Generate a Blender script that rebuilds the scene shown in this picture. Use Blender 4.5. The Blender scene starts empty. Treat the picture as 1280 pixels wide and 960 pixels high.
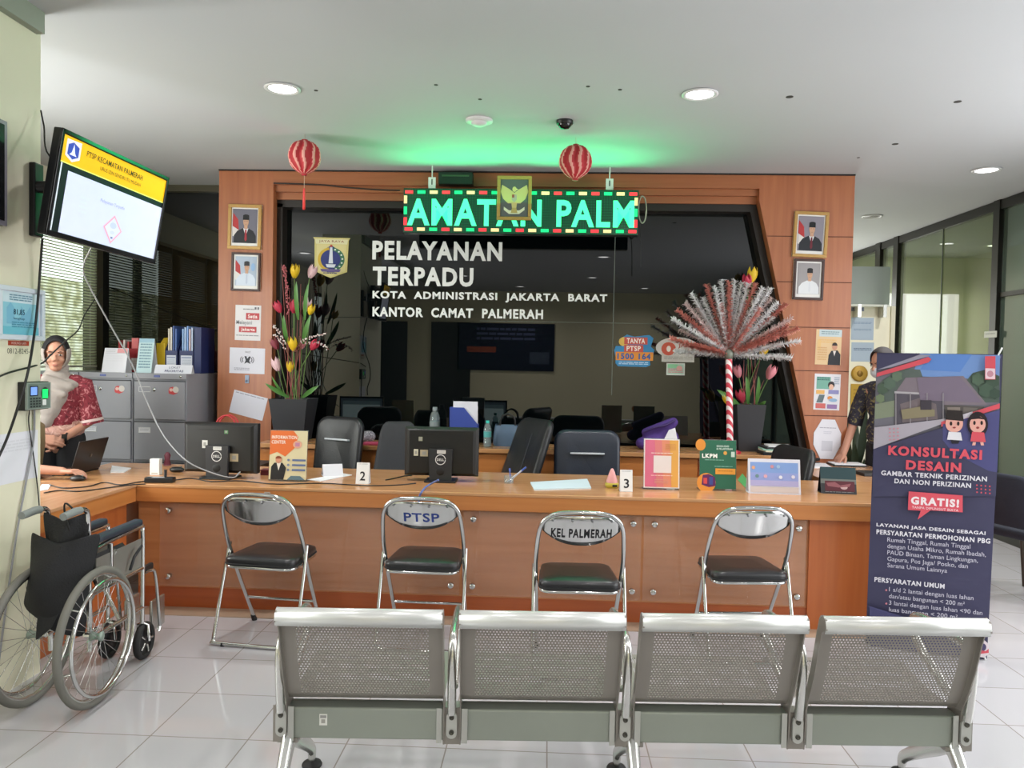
import bpy, bmesh, math, random
from mathutils import Vector, Matrix
random.seed(7)
C = bpy.context.scene.collection
R = math.radians

# ---------------------------------------------------------------- camera
FPX, EYE = 960.0, 1.54
CY, CP, CR = R(2.6), R(-1.7), R(1.1)
fw = Vector((-math.sin(CY)*math.cos(CP), math.cos(CY)*math.cos(CP), math.sin(CP)))
r0 = Vector((math.cos(CY), math.sin(CY), 0)); u0 = r0.cross(fw)
rt = r0*math.cos(CR) + u0*math.sin(CR); up = rt.cross(fw)
EYEV = Vector((0, 0, EYE))
cam_d = bpy.data.cameras.new('camera'); cam = bpy.data.objects.new('camera', cam_d); C.objects.link(cam)
cam_d.sensor_width = 36; cam_d.lens = 36*FPX/1280; cam_d.clip_start = .05
cam.matrix_world = Matrix(((rt.x, up.x, -fw.x, 0), (rt.y, up.y, -fw.y, 0), (rt.z, up.z, -fw.z, EYE), (0, 0, 0, 1)))
bpy.context.scene.camera = cam
def ray(px, py): return fw + rt*((px-640)/FPX) - up*((py-480)/FPX)
def P(px, py, Y): d = ray(px, py); return EYEV + d*(Y/d.y)              # point on the wall plane y = Y
def PZ(px, py, Z): d = ray(px, py); return EYEV + d*((Z-EYE)/d.z)       # point on a level plane
def PX(px, py, X): d = ray(px, py); return EYEV + d*(X/d.x)             # point on a side wall

# ---------------------------------------------------------------- world, lights, exposure
vs = bpy.context.scene.view_settings
bpy.context.scene.display_settings.display_device = 'sRGB'
vs.view_transform = 'Standard'; vs.look = 'None'; vs.exposure = 0.0; vs.gamma = 1.0; vs.use_curve_mapping = False
w = bpy.data.worlds.new('sky'); bpy.context.scene.world = w; w.use_nodes = True
w.node_tree.nodes['Background'].inputs[0].default_value = (.86, .93, 1, 1)
w.node_tree.nodes['Background'].inputs[1].default_value = 3.2
def area(name, loc, rot, sx, sy, power, col=(1, 1, 1), spread=180):
    l = bpy.data.lights.new(name, 'AREA'); l.shape = 'RECTANGLE'; l.size = sx; l.size_y = sy
    l.energy = power; l.color = col; l.spread = R(spread)
    o = bpy.data.objects.new(name, l); C.objects.link(o); o.location = loc; o.rotation_euler = rot
    return o
# daylight through the windows on the left, fill lamps added on the right
area('daylight_left', (-4.2, 1.75, 1.8), (R(90), 0, R(-90)), 1.0, 1.7, 90, (.95, .98, 1))
area('fill_corridor_end', (3.3, 11.1, 1.7), (R(-90), 0, 0), 1.4, 1.8, 40, (1, .97, .94))  # fill lamp added to brighten the corridor ceiling
area('daylight_left_desk', (-4.2, 4.0, 1.85), (R(90), 0, R(-90)), .65, 1.7, 85, (.97, 1, .96))
area('fill_right', (4.06, 3.15, 1.7), (R(90), 0, R(90)), 3.9, 2.5, 165, (.97, .98, 1))  # side fill added in front of the glazed wall

# ---------------------------------------------------------------- materials
MC = {}
def s2l(c): c /= 255.0; return c/12.92 if c <= .04045 else ((c+.055)/1.055)**2.4
def slat_mat(name, rgb):
    if name in MC: return MC[name]
    m = bpy.data.materials.new(name); m.use_nodes = True; nt = m.node_tree; nt.nodes.remove(nt.nodes['Principled BSDF'])
    d = nt.nodes.new('ShaderNodeBsdfDiffuse'); t = nt.nodes.new('ShaderNodeBsdfTranslucent'); x = nt.nodes.new('ShaderNodeMixShader'); x.inputs[0].default_value = .5
    d.inputs[0].default_value = t.inputs[0].default_value = hx(rgb)
    nt.links.new(d.outputs[0], x.inputs[1]); nt.links.new(t.outputs[0], x.inputs[2]); nt.links.new(x.outputs[0], nt.nodes['Material Output'].inputs[0])
    MC[name] = m; return m
def hx(h):
    if isinstance(h, str): h = [int(h[i:i+2], 16) for i in (1, 3, 5)]
    return (s2l(h[0]), s2l(h[1]), s2l(h[2]), 1)
def mat(name, rgb, rough=.5, metal=0., var=.06, scale=9., bump=0., spec=.5, emit=0., coat=0., alpha=1., bscale=None):
    if name in MC: return MC[name]
    m = bpy.data.materials.new(name); m.use_nodes = True; nt = m.node_tree; b = nt.nodes['Principled BSDF']
    c = hx(rgb)
    b.inputs['Roughness'].default_value = rough; b.inputs['Metallic'].default_value = metal
    b.inputs['Specular IOR Level'].default_value = spec; b.inputs['Coat Weight'].default_value = coat
    b.inputs['Coat Roughness'].default_value = .08
    tc = nt.nodes.new('ShaderNodeTexCoord'); n = nt.nodes.new('ShaderNodeTexNoise'); n.inputs['Scale'].default_value = scale
    nt.links.new(tc.outputs['Object'], n.inputs['Vector'])
    mx = nt.nodes.new('ShaderNodeMix'); mx.data_type = 'RGBA'
    mx.inputs[6].default_value = [min(1, v*(1+var)) for v in c[:3]]+[1]; mx.inputs[7].default_value = [v*(1-var) for v in c[:3]]+[1]
    nt.links.new(n.outputs[0], mx.inputs[0]); nt.links.new(mx.outputs[2], b.inputs['Base Color'])
    if emit: nt.links.new(mx.outputs[2], b.inputs['Emission Color']); b.inputs['Emission Strength'].default_value = emit
    if bump:
        n2 = nt.nodes.new('ShaderNodeTexNoise'); n2.inputs['Scale'].default_value = bscale or scale*6
        nt.links.new(tc.outputs['Object'], n2.inputs['Vector'])
        bp = nt.nodes.new('ShaderNodeBump'); bp.inputs['Strength'].default_value = bump; bp.inputs['Distance'].default_value = .01
        nt.links.new(n2.outputs[0], bp.inputs['Height']); nt.links.new(bp.outputs[0], b.inputs['Normal'])
    MC[name] = m; return m
def wood(name, a, b_, axis='Z', rough=.38, coat=.15):
    if name in MC: return MC[name]
    m = bpy.data.materials.new(name); m.use_nodes = True; nt = m.node_tree; b = nt.nodes['Principled BSDF']
    tc = nt.nodes.new('ShaderNodeTexCoord'); mp = nt.nodes.new('ShaderNodeMapping')
    mp.inputs['Scale'].default_value = {'Z': (14, 14, .7), 'X': (.7, 14, 14), 'Y': (14, .7, 14)}[axis]
    n = nt.nodes.new('ShaderNodeTexNoise'); n.inputs['Scale'].default_value = 1.6; n.inputs['Detail'].default_value = 6; n.inputs['Distortion'].default_value = .6
    cr = nt.nodes.new('ShaderNodeValToRGB'); cr.color_ramp.elements[0].color = hx(a); cr.color_ramp.elements[1].color = hx(b_)
    cr.color_ramp.elements[0].position = .3; cr.color_ramp.elements[1].position = .7
    nt.links.new(tc.outputs['Object'], mp.inputs[0]); nt.links.new(mp.outputs[0], n.inputs['Vector'])
    nt.links.new(n.outputs[0], cr.inputs[0]); nt.links.new(cr.outputs[0], b.inputs['Base Color'])
    b.inputs['Roughness'].default_value = rough; b.inputs['Coat Weight'].default_value = coat; b.inputs['Coat Roughness'].default_value = .12
    MC[name] = m; return m
def clear(name, tint, see=.8, ior=1.45, rough=.02):
    """see-through sheet: tinted transparency under a fresnel gloss"""
    if name in MC: return MC[name]
    m = bpy.data.materials.new(name); m.use_nodes = True; nt = m.node_tree; nt.nodes.remove(nt.nodes['Principled BSDF'])
    out = nt.nodes['Material Output']; t = nt.nodes.new('ShaderNodeBsdfTransparent'); t.inputs[0].default_value = hx(tint)
    d = nt.nodes.new('ShaderNodeBsdfDiffuse'); d.inputs[0].default_value = hx(tint)
    m1 = nt.nodes.new('ShaderNodeMixShader'); m1.inputs[0].default_value = see
    g = nt.nodes.new('ShaderNodeBsdfGlossy'); g.inputs['Roughness'].default_value = rough
    f = nt.nodes.new('ShaderNodeFresnel'); f.inputs[0].default_value = ior
    m2 = nt.nodes.new('ShaderNodeMixShader')
    nt.links.new(d.outputs[0], m1.inputs[1]); nt.links.new(t.outputs[0], m1.inputs[2]); ge = nt.nodes.new('ShaderNodeNewGeometry'); k = nt.nodes.new('ShaderNodeMath'); k.operation = 'MULTIPLY'; inv = nt.nodes.new('ShaderNodeMath'); inv.operation = 'SUBTRACT'; inv.inputs[0].default_value = 1
    nt.links.new(ge.outputs['Backfacing'], inv.inputs[1]); nt.links.new(f.outputs[0], k.inputs[0]); nt.links.new(inv.outputs[0], k.inputs[1]); nt.links.new(k.outputs[0], m2.inputs[0])
    nt.links.new(m1.outputs[0], m2.inputs[1]); nt.links.new(g.outputs[0], m2.inputs[2]); nt.links.new(m2.outputs[0], out.inputs[0])
    MC[name] = m; return m
def ink(h, emit=0.):
    return mat('ink_%s_%g' % (h, emit), h, .45, 0, .02, 20, spec=.3, emit=emit)
def floor_mat():
    m = bpy.data.materials.new('floor_tile'); m.use_nodes = True; nt = m.node_tree; b = nt.nodes['Principled BSDF']
    tc = nt.nodes.new('ShaderNodeTexCoord'); mp = nt.nodes.new('ShaderNodeMapping'); mp.inputs['Location'].default_value = (-.03, -.19, 0)
    br = nt.nodes.new('ShaderNodeTexBrick'); br.offset = 0; br.squash = 1
    for k, v in (('Scale', 1), ('Brick Width', .4), ('Row Height', .4), ('Mortar Size', .0028), ('Mortar Smooth', .1), ('Bias', 0)): br.inputs[k].default_value = v
    br.inputs['Color1'].default_value = hx('#b5b3b6'); br.inputs['Color2'].default_value = hx('#afaeb1'); br.inputs['Mortar'].default_value = hx('#8b847e')
    nt.links.new(tc.outputs['Object'], mp.inputs[0]); nt.links.new(mp.outputs[0], br.inputs['Vector'])
    nt.links.new(br.outputs['Color'], b.inputs['Base Color'])
    n = nt.nodes.new('ShaderNodeTexNoise'); n.inputs['Scale'].default_value = 3
    mr = nt.nodes.new('ShaderNodeMapRange'); mr.inputs[3].default_value = .05; mr.inputs[4].default_value = .12
    nt.links.new(tc.outputs['Object'], n.inputs['Vector']); nt.links.new(n.outputs[0], mr.inputs[0]); nt.links.new(mr.outputs[0], b.inputs['Roughness'])
    return m
def perf_mat():
    """steel sheet with a staggered field of punched holes (object x, z)"""
    m = mat('perforated_steel', '#88837c', .42, .25, .05, 6).copy(); m.name = 'perforated_steel_punched'; nt = m.node_tree; b = nt.nodes['Principled BSDF']
    tc = nt.nodes.new('ShaderNodeTexCoord'); sp = nt.nodes.new('ShaderNodeSeparateXYZ'); nt.links.new(tc.outputs['Object'], sp.inputs[0])
    def mth(op, a, b_=None):
        n = nt.nodes.new('ShaderNodeMath'); n.operation = op
        for i, v in enumerate((a, b_)):
            if v is None: continue
            if isinstance(v, (int, float)): n.inputs[i].default_value = v
            else: nt.links.new(v, n.inputs[i])
        return n.outputs[0]
    s = .0105
    zr = mth('DIVIDE', sp.outputs[2], s*.87); row = mth('FLOOR', zr); odd = mth('MULTIPLY', mth('MODULO', mth('ABSOLUTE', row), 2), .5)
    xr = mth('ADD', mth('DIVIDE', sp.outputs[0], s), odd)
    dx = mth('SUBTRACT', mth('FRACT', xr), .5); dz = mth('SUBTRACT', mth('FRACT', zr), .5)
    d2 = mth('ADD', mth('MULTIPLY', dx, dx), mth('MULTIPLY', dz, dz))
    nt.links.new(mth('GREATER_THAN', d2, .26**2), b.inputs['Alpha'])
    return m
def swirl_mat(name, a, b_, pitch):
    """two ribbons wound round a pole (object x, y, z)"""
    m = bpy.data.materials.new(name); m.use_nodes = True; nt = m.node_tree; b = nt.nodes['Principled BSDF']; b.inputs['Roughness'].default_value = .35
    tc = nt.nodes.new('ShaderNodeTexCoord'); w_ = nt.nodes.new('ShaderNodeTexWave'); w_.wave_type = 'BANDS'; w_.bands_direction = 'DIAGONAL'
    w_.inputs['Scale'].default_value = pitch; w_.inputs['Distortion'].default_value = .6
    cr = nt.nodes.new('ShaderNodeValToRGB'); cr.color_ramp.interpolation = 'CONSTANT'
    cr.color_ramp.elements[0].color = hx(a); cr.color_ramp.elements[1].color = hx(b_); cr.color_ramp.elements[1].position = .55
    nt.links.new(tc.outputs['Object'], w_.inputs['Vector']); nt.links.new(w_.outputs['Fac'], cr.inputs[0]); nt.links.new(cr.outputs[0], b.inputs['Base Color'])
    return m
def batik_mat(name, base, light, dark, sc):
    m = bpy.data.materials.new(name); m.use_nodes = True; nt = m.node_tree; b = nt.nodes['Principled BSDF']; b.inputs['Roughness'].default_value = .8
    tc = nt.nodes.new('ShaderNodeTexCoord'); n = nt.nodes.new('ShaderNodeTexNoise'); n.inputs['Scale'].default_value = sc; n.inputs['Detail'].default_value = 1.5; n.inputs['Distortion'].default_value = 2.5
    cr = nt.nodes.new('ShaderNodeValToRGB'); e = cr.color_ramp.elements
    e[0].color = hx(dark); e[0].position = .33; e[1].color = hx(light); e[1].position = .64
    k = e.new(.42); k.color = hx(base); k = e.new(.56); k.color = hx(base)
    nt.links.new(tc.outputs['Object'], n.inputs['Vector']); nt.links.new(n.outputs[0], cr.inputs[0]); nt.links.new(cr.outputs[0], b.inputs['Base Color'])
    return m

WALLC = mat('cream_wall_paint', '#dcd8c0', .7, 0, .03, 2)
CEIL = mat('ceiling_paint', '#b9bbbe', .8, 0, .02, 1.5)
PILW = wood('pillar_veneer', '#9a5937', '#ab6942', 'Z', .42, .1)
HEADW = wood('header_veneer', '#935734', '#a3653f', 'X', .42, .1)
TOPW = wood('counter_top_laminate', '#b78254', '#c69467', 'X', .25, .3)
TOPY = wood('side_counter_laminate', '#b5845f', '#c49672', 'Y', .25, .3)
APRW = wood('counter_apron_veneer', '#b56f38', '#c37e44', 'X', .35, .2)
APRY = wood('side_apron_veneer', '#b56f38', '#c37e44', 'Y', .35, .2)
FRNW = wood('counter_front_veneer', '#ad7145', '#bc8053', 'X', .35, .2)
ENDW = wood('counter_end_veneer', '#b15d2d', '#bd6a36', 'Z', .35, .2)
PLIW = wood('plinth_veneer', '#9a4a22', '#a8562a', 'X', .35, .2)
BLKP = mat('black_plastic', '#131416', .4, 0, .08)
BLKM = mat('black_metal', '#1c1c1e', .35, .3)
CHROME = mat('chrome', '#cfd0cf', .12, 1., .03)
ALU = mat('polished_aluminium', '#c9c9c4', .25, .9, .04)
STEEL = mat('painted_grey_steel', '#88837c', .42, .25, .05, 6)
BEAMS = mat('grey_green_steel', '#90968c', .3, .2, .04, 5)
VINYL = mat('black_vinyl', '#17181c', .35, 0, .1, 30, .15, coat=.15)
LEATH = mat('dark_blue_grey_leatherette', '#14161a', .42, 0, .1, 20, .12)
RUB = mat('grey_rubber', '#6c6b64', .75, 0, .08)
BRUB = mat('black_rubber', '#1a1a1a', .7)
PAPER = mat('white_paper', '#e6e6ea', .6, 0, .02)
DGLASS = mat('dark_tinted_glass', '#040708', .0, 0, .02, 2, spec=.72)

# ---------------------------------------------------------------- mesh helpers
class G:
    def __init__(s): s.v = []; s.f = []; s.m = []; s.s = []
    def add(s, vs, fs, mi=0, smooth=False, T=None):
        o = len(s.v)
        s.v += [(T @ Vector(v)) if T else Vector(v) for v in vs]
        for f in fs: s.f.append([i+o for i in f]); s.m.append(mi); s.s.append(smooth)
        return s
    def box(s, a, b, mi=0, T=None):
        x0, y0, z0 = a; x1, y1, z1 = b
        v = [(x, y, z) for z in (z0, z1) for y in (y0, y1) for x in (x0, x1)]
        return s.add(v, [(0, 2, 3, 1), (4, 5, 7, 6), (0, 1, 5, 4), (2, 6, 7, 3), (0, 4, 6, 2), (1, 3, 7, 5)], mi, False, T)
    def prism(s, poly, h, mi=0, T=None, smooth=False):
        n = len(poly); v = [(p[0], p[1], 0) for p in poly]+[(p[0], p[1], h) for p in poly]
        s.add(v, [list(range(n))[::-1], list(range(n, 2*n))], mi, False, T)
        return s.add(v, [(i, (i+1) % n, (i+1) % n+n, i+n) for i in range(n)], mi, smooth, T)
    def tube(s, pts, r, n=8, mi=0, closed=False, T=None, cap=True, flat=1.):
        pts = [Vector(p) for p in pts]; k = len(pts); rs = r if isinstance(r, (list, tuple)) else [r]*k
        vs = []; ref = None
        for i, p in enumerate(pts):
            a = pts[(i-1) % k] if closed or i > 0 else p; b = pts[(i+1) % k] if closed or i < k-1 else p
            t = (b-a).normalized() if (b-a).length > 1e-9 else Vector((0, 0, 1))
            if ref is None: ref = Vector((0, 0, 1)) if abs(t.z) < .9 else Vector((1, 0, 0))
            ref = (ref - t*ref.dot(t)); ref = ref.normalized() if ref.length > 1e-6 else t.orthogonal().normalized()
            q = t.cross(ref)
            for j in range(n):
                an = 2*math.pi*j/n; vs.append(p + (ref*math.cos(an) + q*math.sin(an)*flat)*rs[i])
        fs = []
        for i in range(k if closed else k-1):
            i2 = (i+1) % k
            for j in range(n): fs.append((i*n+j, i2*n+j, i2*n+(j+1) % n, i*n+(j+1) % n))
        s.add(vs, fs, mi, True, T)
        if cap and not closed: s.add(vs[:n], [list(range(n))[::-1]], mi, False, T); s.add(vs[-n:], [list(range(n))], mi, False, T)
        return s
    def lathe(s, prof, n=20, mi=0, T=None, smooth=True):
        vs = []; k = len(prof)
        for r, z in prof:
            for j in range(n): a = 2*math.pi*j/n; vs.append((r*math.cos(a), r*math.sin(a), z))
        fs = [(i*n+j, i*n+(j+1) % n, (i+1)*n+(j+1) % n, (i+1)*n+j) for i in range(k-1) for j in range(n)]
        s.add(vs, fs, mi, smooth, T)
        if prof[0][0] > 1e-6: s.add(vs[:n], [list(range(n))[::-1]], mi, False, T)
        if prof[-1][0] > 1e-6: s.add(vs[-n:], [list(range(n))], mi, False, T)
        return s
    def ell(s, c, r, mi=0, T=None, n=16, k=10, rot=None):
        M_ = Matrix.Translation(c) @ (rot.to_4x4() if rot else Matrix()) @ Matrix.Diagonal((r[0], r[1], r[2], 1))
        if T: M_ = T @ M_
        return s.lathe([(max(1e-7, math.sin(math.pi*i/k)), -math.cos(math.pi*i/k)) for i in range(k+1)], n, mi, M_)
    def cone(s, a, b, ra, rb, n=10, mi=0, T=None): return s.tube([a, b], [ra, rb], n, mi, False, T)
    def cap(s, a, b, ra, rb, mi=0):
        s.tube([a, Vector(a).lerp(Vector(b), .5), b], [ra, (ra+rb)/2, rb], 14, mi)
        s.ell(a, (ra,)*3, mi, n=14, k=8); return s.ell(b, (rb,)*3, mi, n=14, k=8)
    def sheet(s, rows, mi=0, smooth=True, T=None):
        k = len(rows[0]); vs = [p for r_ in rows for p in r_]
        return s.add(vs, [(i*k+j, i*k+j+1, (i+1)*k+j+1, (i+1)*k+j) for i in range(len(rows)-1) for j in range(k-1)], mi, smooth, T)

def obj(name, g, mats, parent=None, loc=(0, 0, 0), rot=(0, 0, 0), bevel=0, seg=2, solid=0, sub=0):
    me = bpy.data.meshes.new(name); me.from_pydata([tuple(v) for v in g.v], [], g.f)
    for m in (mats if isinstance(mats, (list, tuple)) else [mats]): me.materials.append(m)
    me.polygons.foreach_set('material_index', g.m); me.polygons.foreach_set('use_smooth', g.s); me.update()
    o = bpy.data.objects.new(name, me); C.objects.link(o); o.location = loc; o.rotation_euler = rot
    if parent: o.parent = parent
    if solid: d = o.modifiers.new('thickness', 'SOLIDIFY'); d.thickness = solid; d.offset = 0
    if sub: d = o.modifiers.new('round', 'SUBSURF'); d.levels = d.render_levels = sub
    if bevel:
        d = o.modifiers.new('edge', 'BEVEL'); d.width = bevel; d.segments = seg; d.limit_method = 'ANGLE'; d.angle_limit = R(40)
    return o
def tag(o, label, cat, group=None):
    o['label'] = label; o['category'] = cat
    if group: o['group'] = group
    return o
def thing(name, label, cat, loc=(0, 0, 0), rz=0, group=None):
    o = bpy.data.objects.new(name, None); C.objects.link(o); o.location = loc; o.rotation_euler = (0, 0, rz); o.empty_display_size = .1
    return tag(o, label, cat, group)
def struct(name, g, m, parent=None, **k):
    o = obj(name, g, m, parent, **k)
    if not parent: o['kind'] = 'structure'
    return o
def dup(root, label, loc=None, rz=None, group=None):
    r = root.copy(); C.objects.link(r); r['label'] = label
    if loc is not None: r.location = loc
    if rz is not None: r.rotation_euler = (0, 0, rz)
    if group: r['group'] = group
    for ch in list(root.children):
        c = ch.copy(); C.objects.link(c); c.parent = r
        for g in list(ch.children): d = g.copy(); C.objects.link(d); d.parent = c
    return r
def fuse(name, g, mats, parent=None, voxel=.007, smooth=4, loc=(0, 0, 0)):
    """merge overlapping volumes into one continuous skin"""
    o = obj(name, g, mats, parent, loc)
    rm = o.modifiers.new('skin', 'REMESH'); rm.mode = 'VOXEL'; rm.voxel_size = voxel; rm.use_smooth_shade = True
    sm = o.modifiers.new('soft', 'SMOOTH'); sm.iterations = smooth; sm.factor = .5
    return o
def arc(c, r, a0, a1, n, ax='xz'):
    out = []
    for i in range(n+1):
        a = R(a0+(a1-a0)*i/n); p = [c[0], c[1], c[2]]
        p['xyz'.index(ax[0])] += r*math.cos(a); p['xyz'.index(ax[1])] += r*math.sin(a); out.append(tuple(p))
    return out
def spline(pts, n=6):
    pts = [Vector(p) for p in pts]; q = [pts[0]*2-pts[1]]+pts+[pts[-1]*2-pts[-2]]; out = []
    for i in range(1, len(q)-2):
        for j in range(n):
            t = j/n; a, b, c, d = q[i-1:i+3]
            out.append(.5*((2*b)+(c-a)*t+(2*a-5*b+4*c-d)*t*t+(3*b-a-3*c+d)*t**3))
    return out+[pts[-1]]

TXT = {}
def text_geo(s, bold=0., ext=0.):
    """lettering outline as triangles, with its bounding box"""
    if (s, bold, ext) in TXT: return TXT[(s, bold, ext)]
    cu = bpy.data.curves.new('lettering', 'FONT'); cu.body = s; cu.size = 1; cu.offset = bold; cu.space_character = 1+bold*4.5; cu.resolution_u = 3; cu.extrude = ext
    o = bpy.data.objects.new('lettering', cu); C.objects.link(o)
    dg = bpy.context.evaluated_depsgraph_get(); me = o.evaluated_get(dg).to_mesh()
    v = [tuple(p.co) for p in me.vertices]; f = [tuple(p.vertices) for p in me.polygons]
    o.evaluated_get(dg).to_mesh_clear(); bpy.data.objects.remove(o); bpy.data.curves.remove(cu)
    x = [p[0] for p in v] or [0, 1]; y = [p[1] for p in v] or [0, 1]
    TXT[(s, bold, ext)] = (v, f, min(x), max(x), min(y), max(y)); return TXT[(s, bold, ext)]
def ell_pts(cx, cy, rx, ry, n=20, a0=0, a1=360): return [(cx+rx*math.cos(R(a0+(a1-a0)*i/n)), cy+ry*math.sin(R(a0+(a1-a0)*i/n))) for i in range(n+(a1-a0 < 360))]
class Art:
    """flat printed artwork: u, v in 0..1 from the top left of a w x h sheet facing -Y"""
    def __init__(s, w, h, y=0): s.w, s.h, s.y = w, h, y; s.g = G(); s.mats = []; s.k = 0
    def mi(s, c):
        m = ink(*c) if isinstance(c, tuple) else (c if not isinstance(c, str) else ink(c))
        if m not in s.mats: s.mats.append(m)
        return s.mats.index(m)
    def xz(s, u, v): return ((u-.5)*s.w, s.y-.0004-.0003*s.k, (.5-v)*s.h)
    def poly(s, pts, c):
        s.k += 1; pts = [s.xz(*p) for p in pts]
        ar = sum(a[0]*b[2]-b[0]*a[2] for a, b in zip(pts, pts[1:]+pts[:1]))
        if ar < 0: pts = pts[::-1]
        s.g.add(pts, [list(range(len(pts)))], s.mi(c))
    def rect(s, a, b, c_, d, c): s.poly([(a, b), (c_, b), (c_, d), (a, d)], c)
    def text(s, t, a, b, c_, d, c, bold=0., slope=0.):
        s.k += 1; v, f, x0, x1, y0, y1 = text_geo(t, bold)
        q = [s.xz(a+(c_-a)*(p[0]-x0)/(x1-x0), d-(d-b)*(p[1]-y0)/(y1-y0)+slope*(p[0]-x0)/(x1-x0)) for p in v]
        s.g.add(q, f, s.mi(c))
    def run(s, ops):
        for o in ops:
            k = o[0]
            if k == 'r': s.rect(*o[1:])
            elif k == 'p': s.poly(o[1], o[2])
            elif k == 'e': s.poly(ell_pts(*o[1:5]), o[5])
            elif k == 't': s.text(*o[1:])
            elif k == 'l':                                         # rows of print too small to read
                _, a, b, c_, d, n, col = o; st = (d-b)/n; rr = random.Random(int(a*997+b*331+n))
                s.k += 1; y = s.k; 
                for i in range(n):
                    x = a
                    while x < c_-.02:
                        e = min(c_, x+(c_-a)*rr.uniform(.07, .22)); s.k = y-1
                        s.rect(x, b+st*i, e, b+st*(i+.5), col); x = e+(c_-a)*.025
        return s
def sheet_obj(name, w, h, thick, ops, base='#e6e6ea', parent=None, loc=(0, 0, 0), rot=(0, 0, 0)):
    a = Art(w, h, -thick); a.mi(base); a.g.box((-w/2, -thick, -h/2), (w/2, 0, h/2), 0); a.run(ops)
    return obj(name, a.g, a.mats, parent, loc, rot)
def on_wall(name, label, cat, x0, y0, x1, y1, Y, ops, base='#e6e6ea', thick=.002, group=None, roll=0, parent=None):
    a, b = P(x0, y0, Y), P(x1, y1, Y); c = (a+b)/2
    c2 = (P(x1, y0, Y)+P(x0, y1, Y))/2; c = (c+c2)/2
    w_, h_ = (P(x1, (y0+y1)/2, Y)-P(x0, (y0+y1)/2, Y)).x, (P((x0+x1)/2, y0, Y)-P((x0+x1)/2, y1, Y)).z
    o = sheet_obj(name, w_, h_, thick, ops, base, parent, (c.x, Y, c.z), (0, roll, 0))
    return tag(o, label, cat, group) if not parent else o

# ================================================================ the setting
CZ = 3.12
def bx(a, b): return G().box(a, b)
struct('floor', bx((-4.4, -4.2, -.1), (7.2, 11.4, 0)), floor_mat())
struct('trim_1', bx((-2.4, 4.4, 0), (2.35, 4.548, .004)), mat('tan_border_tile', '#a08c78', .25, 0, .05))
ceil_ = struct('ceiling', bx((-4.4, -4.2, CZ), (7.2, 11.4, CZ+.1)), CEIL)
g = G()
for px, py in ((395, 113), (987, 121), (1197, 127), (1119, 180), (1073, 197), (735, 108), (775, 112), (545, 106), (600, 124)):
    p = PZ(px, py, CZ); rr = .022 if py in (121, 127, 180) else .012
    g.lathe([(rr, -.002), (rr, .0)], 10, 0, Matrix.Translation((p.x, p.y, CZ)))
struct('ceiling_stain', g, mat('dark_mark', '#3c3a36', .8), ceil_)
XW = -2.41
struct('wall_left', bx((XW-.5, 2.3, 0), (XW, 3.55, CZ)), WALLC)
struct('trim_2', bx((XW, -4.1, 3.02), (XW+.04, 3.52, CZ)), mat('grey_green_cornice', '#8f9488', .6))
struct('wall_rear', bx((-4.3, -4.2, 0), (4.15, -4.1, CZ)), mat('cream_rear_paint', '#e6ddba', .7, 0, .03, 2))
# exterior wall on the left with its window bays
LX = -4.28
g = G()
for y0, y1 in ((-4.1, -2.4), (-.6, .6), (2.2, 3.7)): g.box((LX-.15, y0, 0), (LX, y1, CZ))
for y0, y1 in ((-2.4, -.6), (.6, 2.2), (3.7, 7.1)): g.box((LX-.15, y0, 0), (LX, y1, .95)); g.box((LX-.15, y0, 2.75), (LX, y1, CZ))
struct('wall_left_outer', g, WALLC)
OLV = mat('olive_window_frame', '#4c4836', .5, .1)
for i, (y0, y1) in enumerate(((-2.4, -.6), (.6, 2.2), (3.7, 7.1))):
    g = G(); n = 2 if i < 2 else 4
    for k in range(n+1):
        y = y0+(y1-y0)*k/n; g.box((LX-.1, max(y0, y-.03), .95), (LX-.03, min(y1, y+.03), 2.75))
    g.box((LX-.1, y0, .95), (LX-.03, y1, 1.0)); g.box((LX-.1, y0, 2.7), (LX-.03, y1, 2.75))
    wn = struct('window_%d' % (i+1), g, OLV)
    struct('pane', bx((LX-.07, y0, 1.0), (LX-.06, y1, 2.7)), clear('window_glass', '#f4f8f0', .97), wn)
def garden():
    m = bpy.data.materials.new('sunlit_garden'); m.use_nodes = True; nt = m.node_tree; b = nt.nodes['Principled BSDF']; b.inputs['Roughness'].default_value = .9
    tc = nt.nodes.new('ShaderNodeTexCoord'); n = nt.nodes.new('ShaderNodeTexNoise'); n.inputs['Scale'].default_value = 7; n.inputs['Detail'].default_value = 8
    cr = nt.nodes.new('ShaderNodeValToRGB'); e = cr.color_ramp.elements
    e[0].position = .35; e[0].color = hx('#857f58'); e[1].position = .62; e[1].color = hx('#e8e6da'); k = e.new(.48); k.color = hx('#c4c0a0')
    nt.links.new(tc.outputs['Object'], n.inputs['Vector']); nt.links.new(n.outputs[0], cr.inputs[0]); nt.links.new(cr.outputs[0], b.inputs['Base Color']); return m
struct('wall_garden', bx((-6.6, -5, 0), (-6.4, 14, 2.5)), garden())
struct('ground', bx((-6.4, -5, -.12), (-4.43, 14, -.02)), mat('yard_paving', '#b5b1a4', .9))

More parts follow.
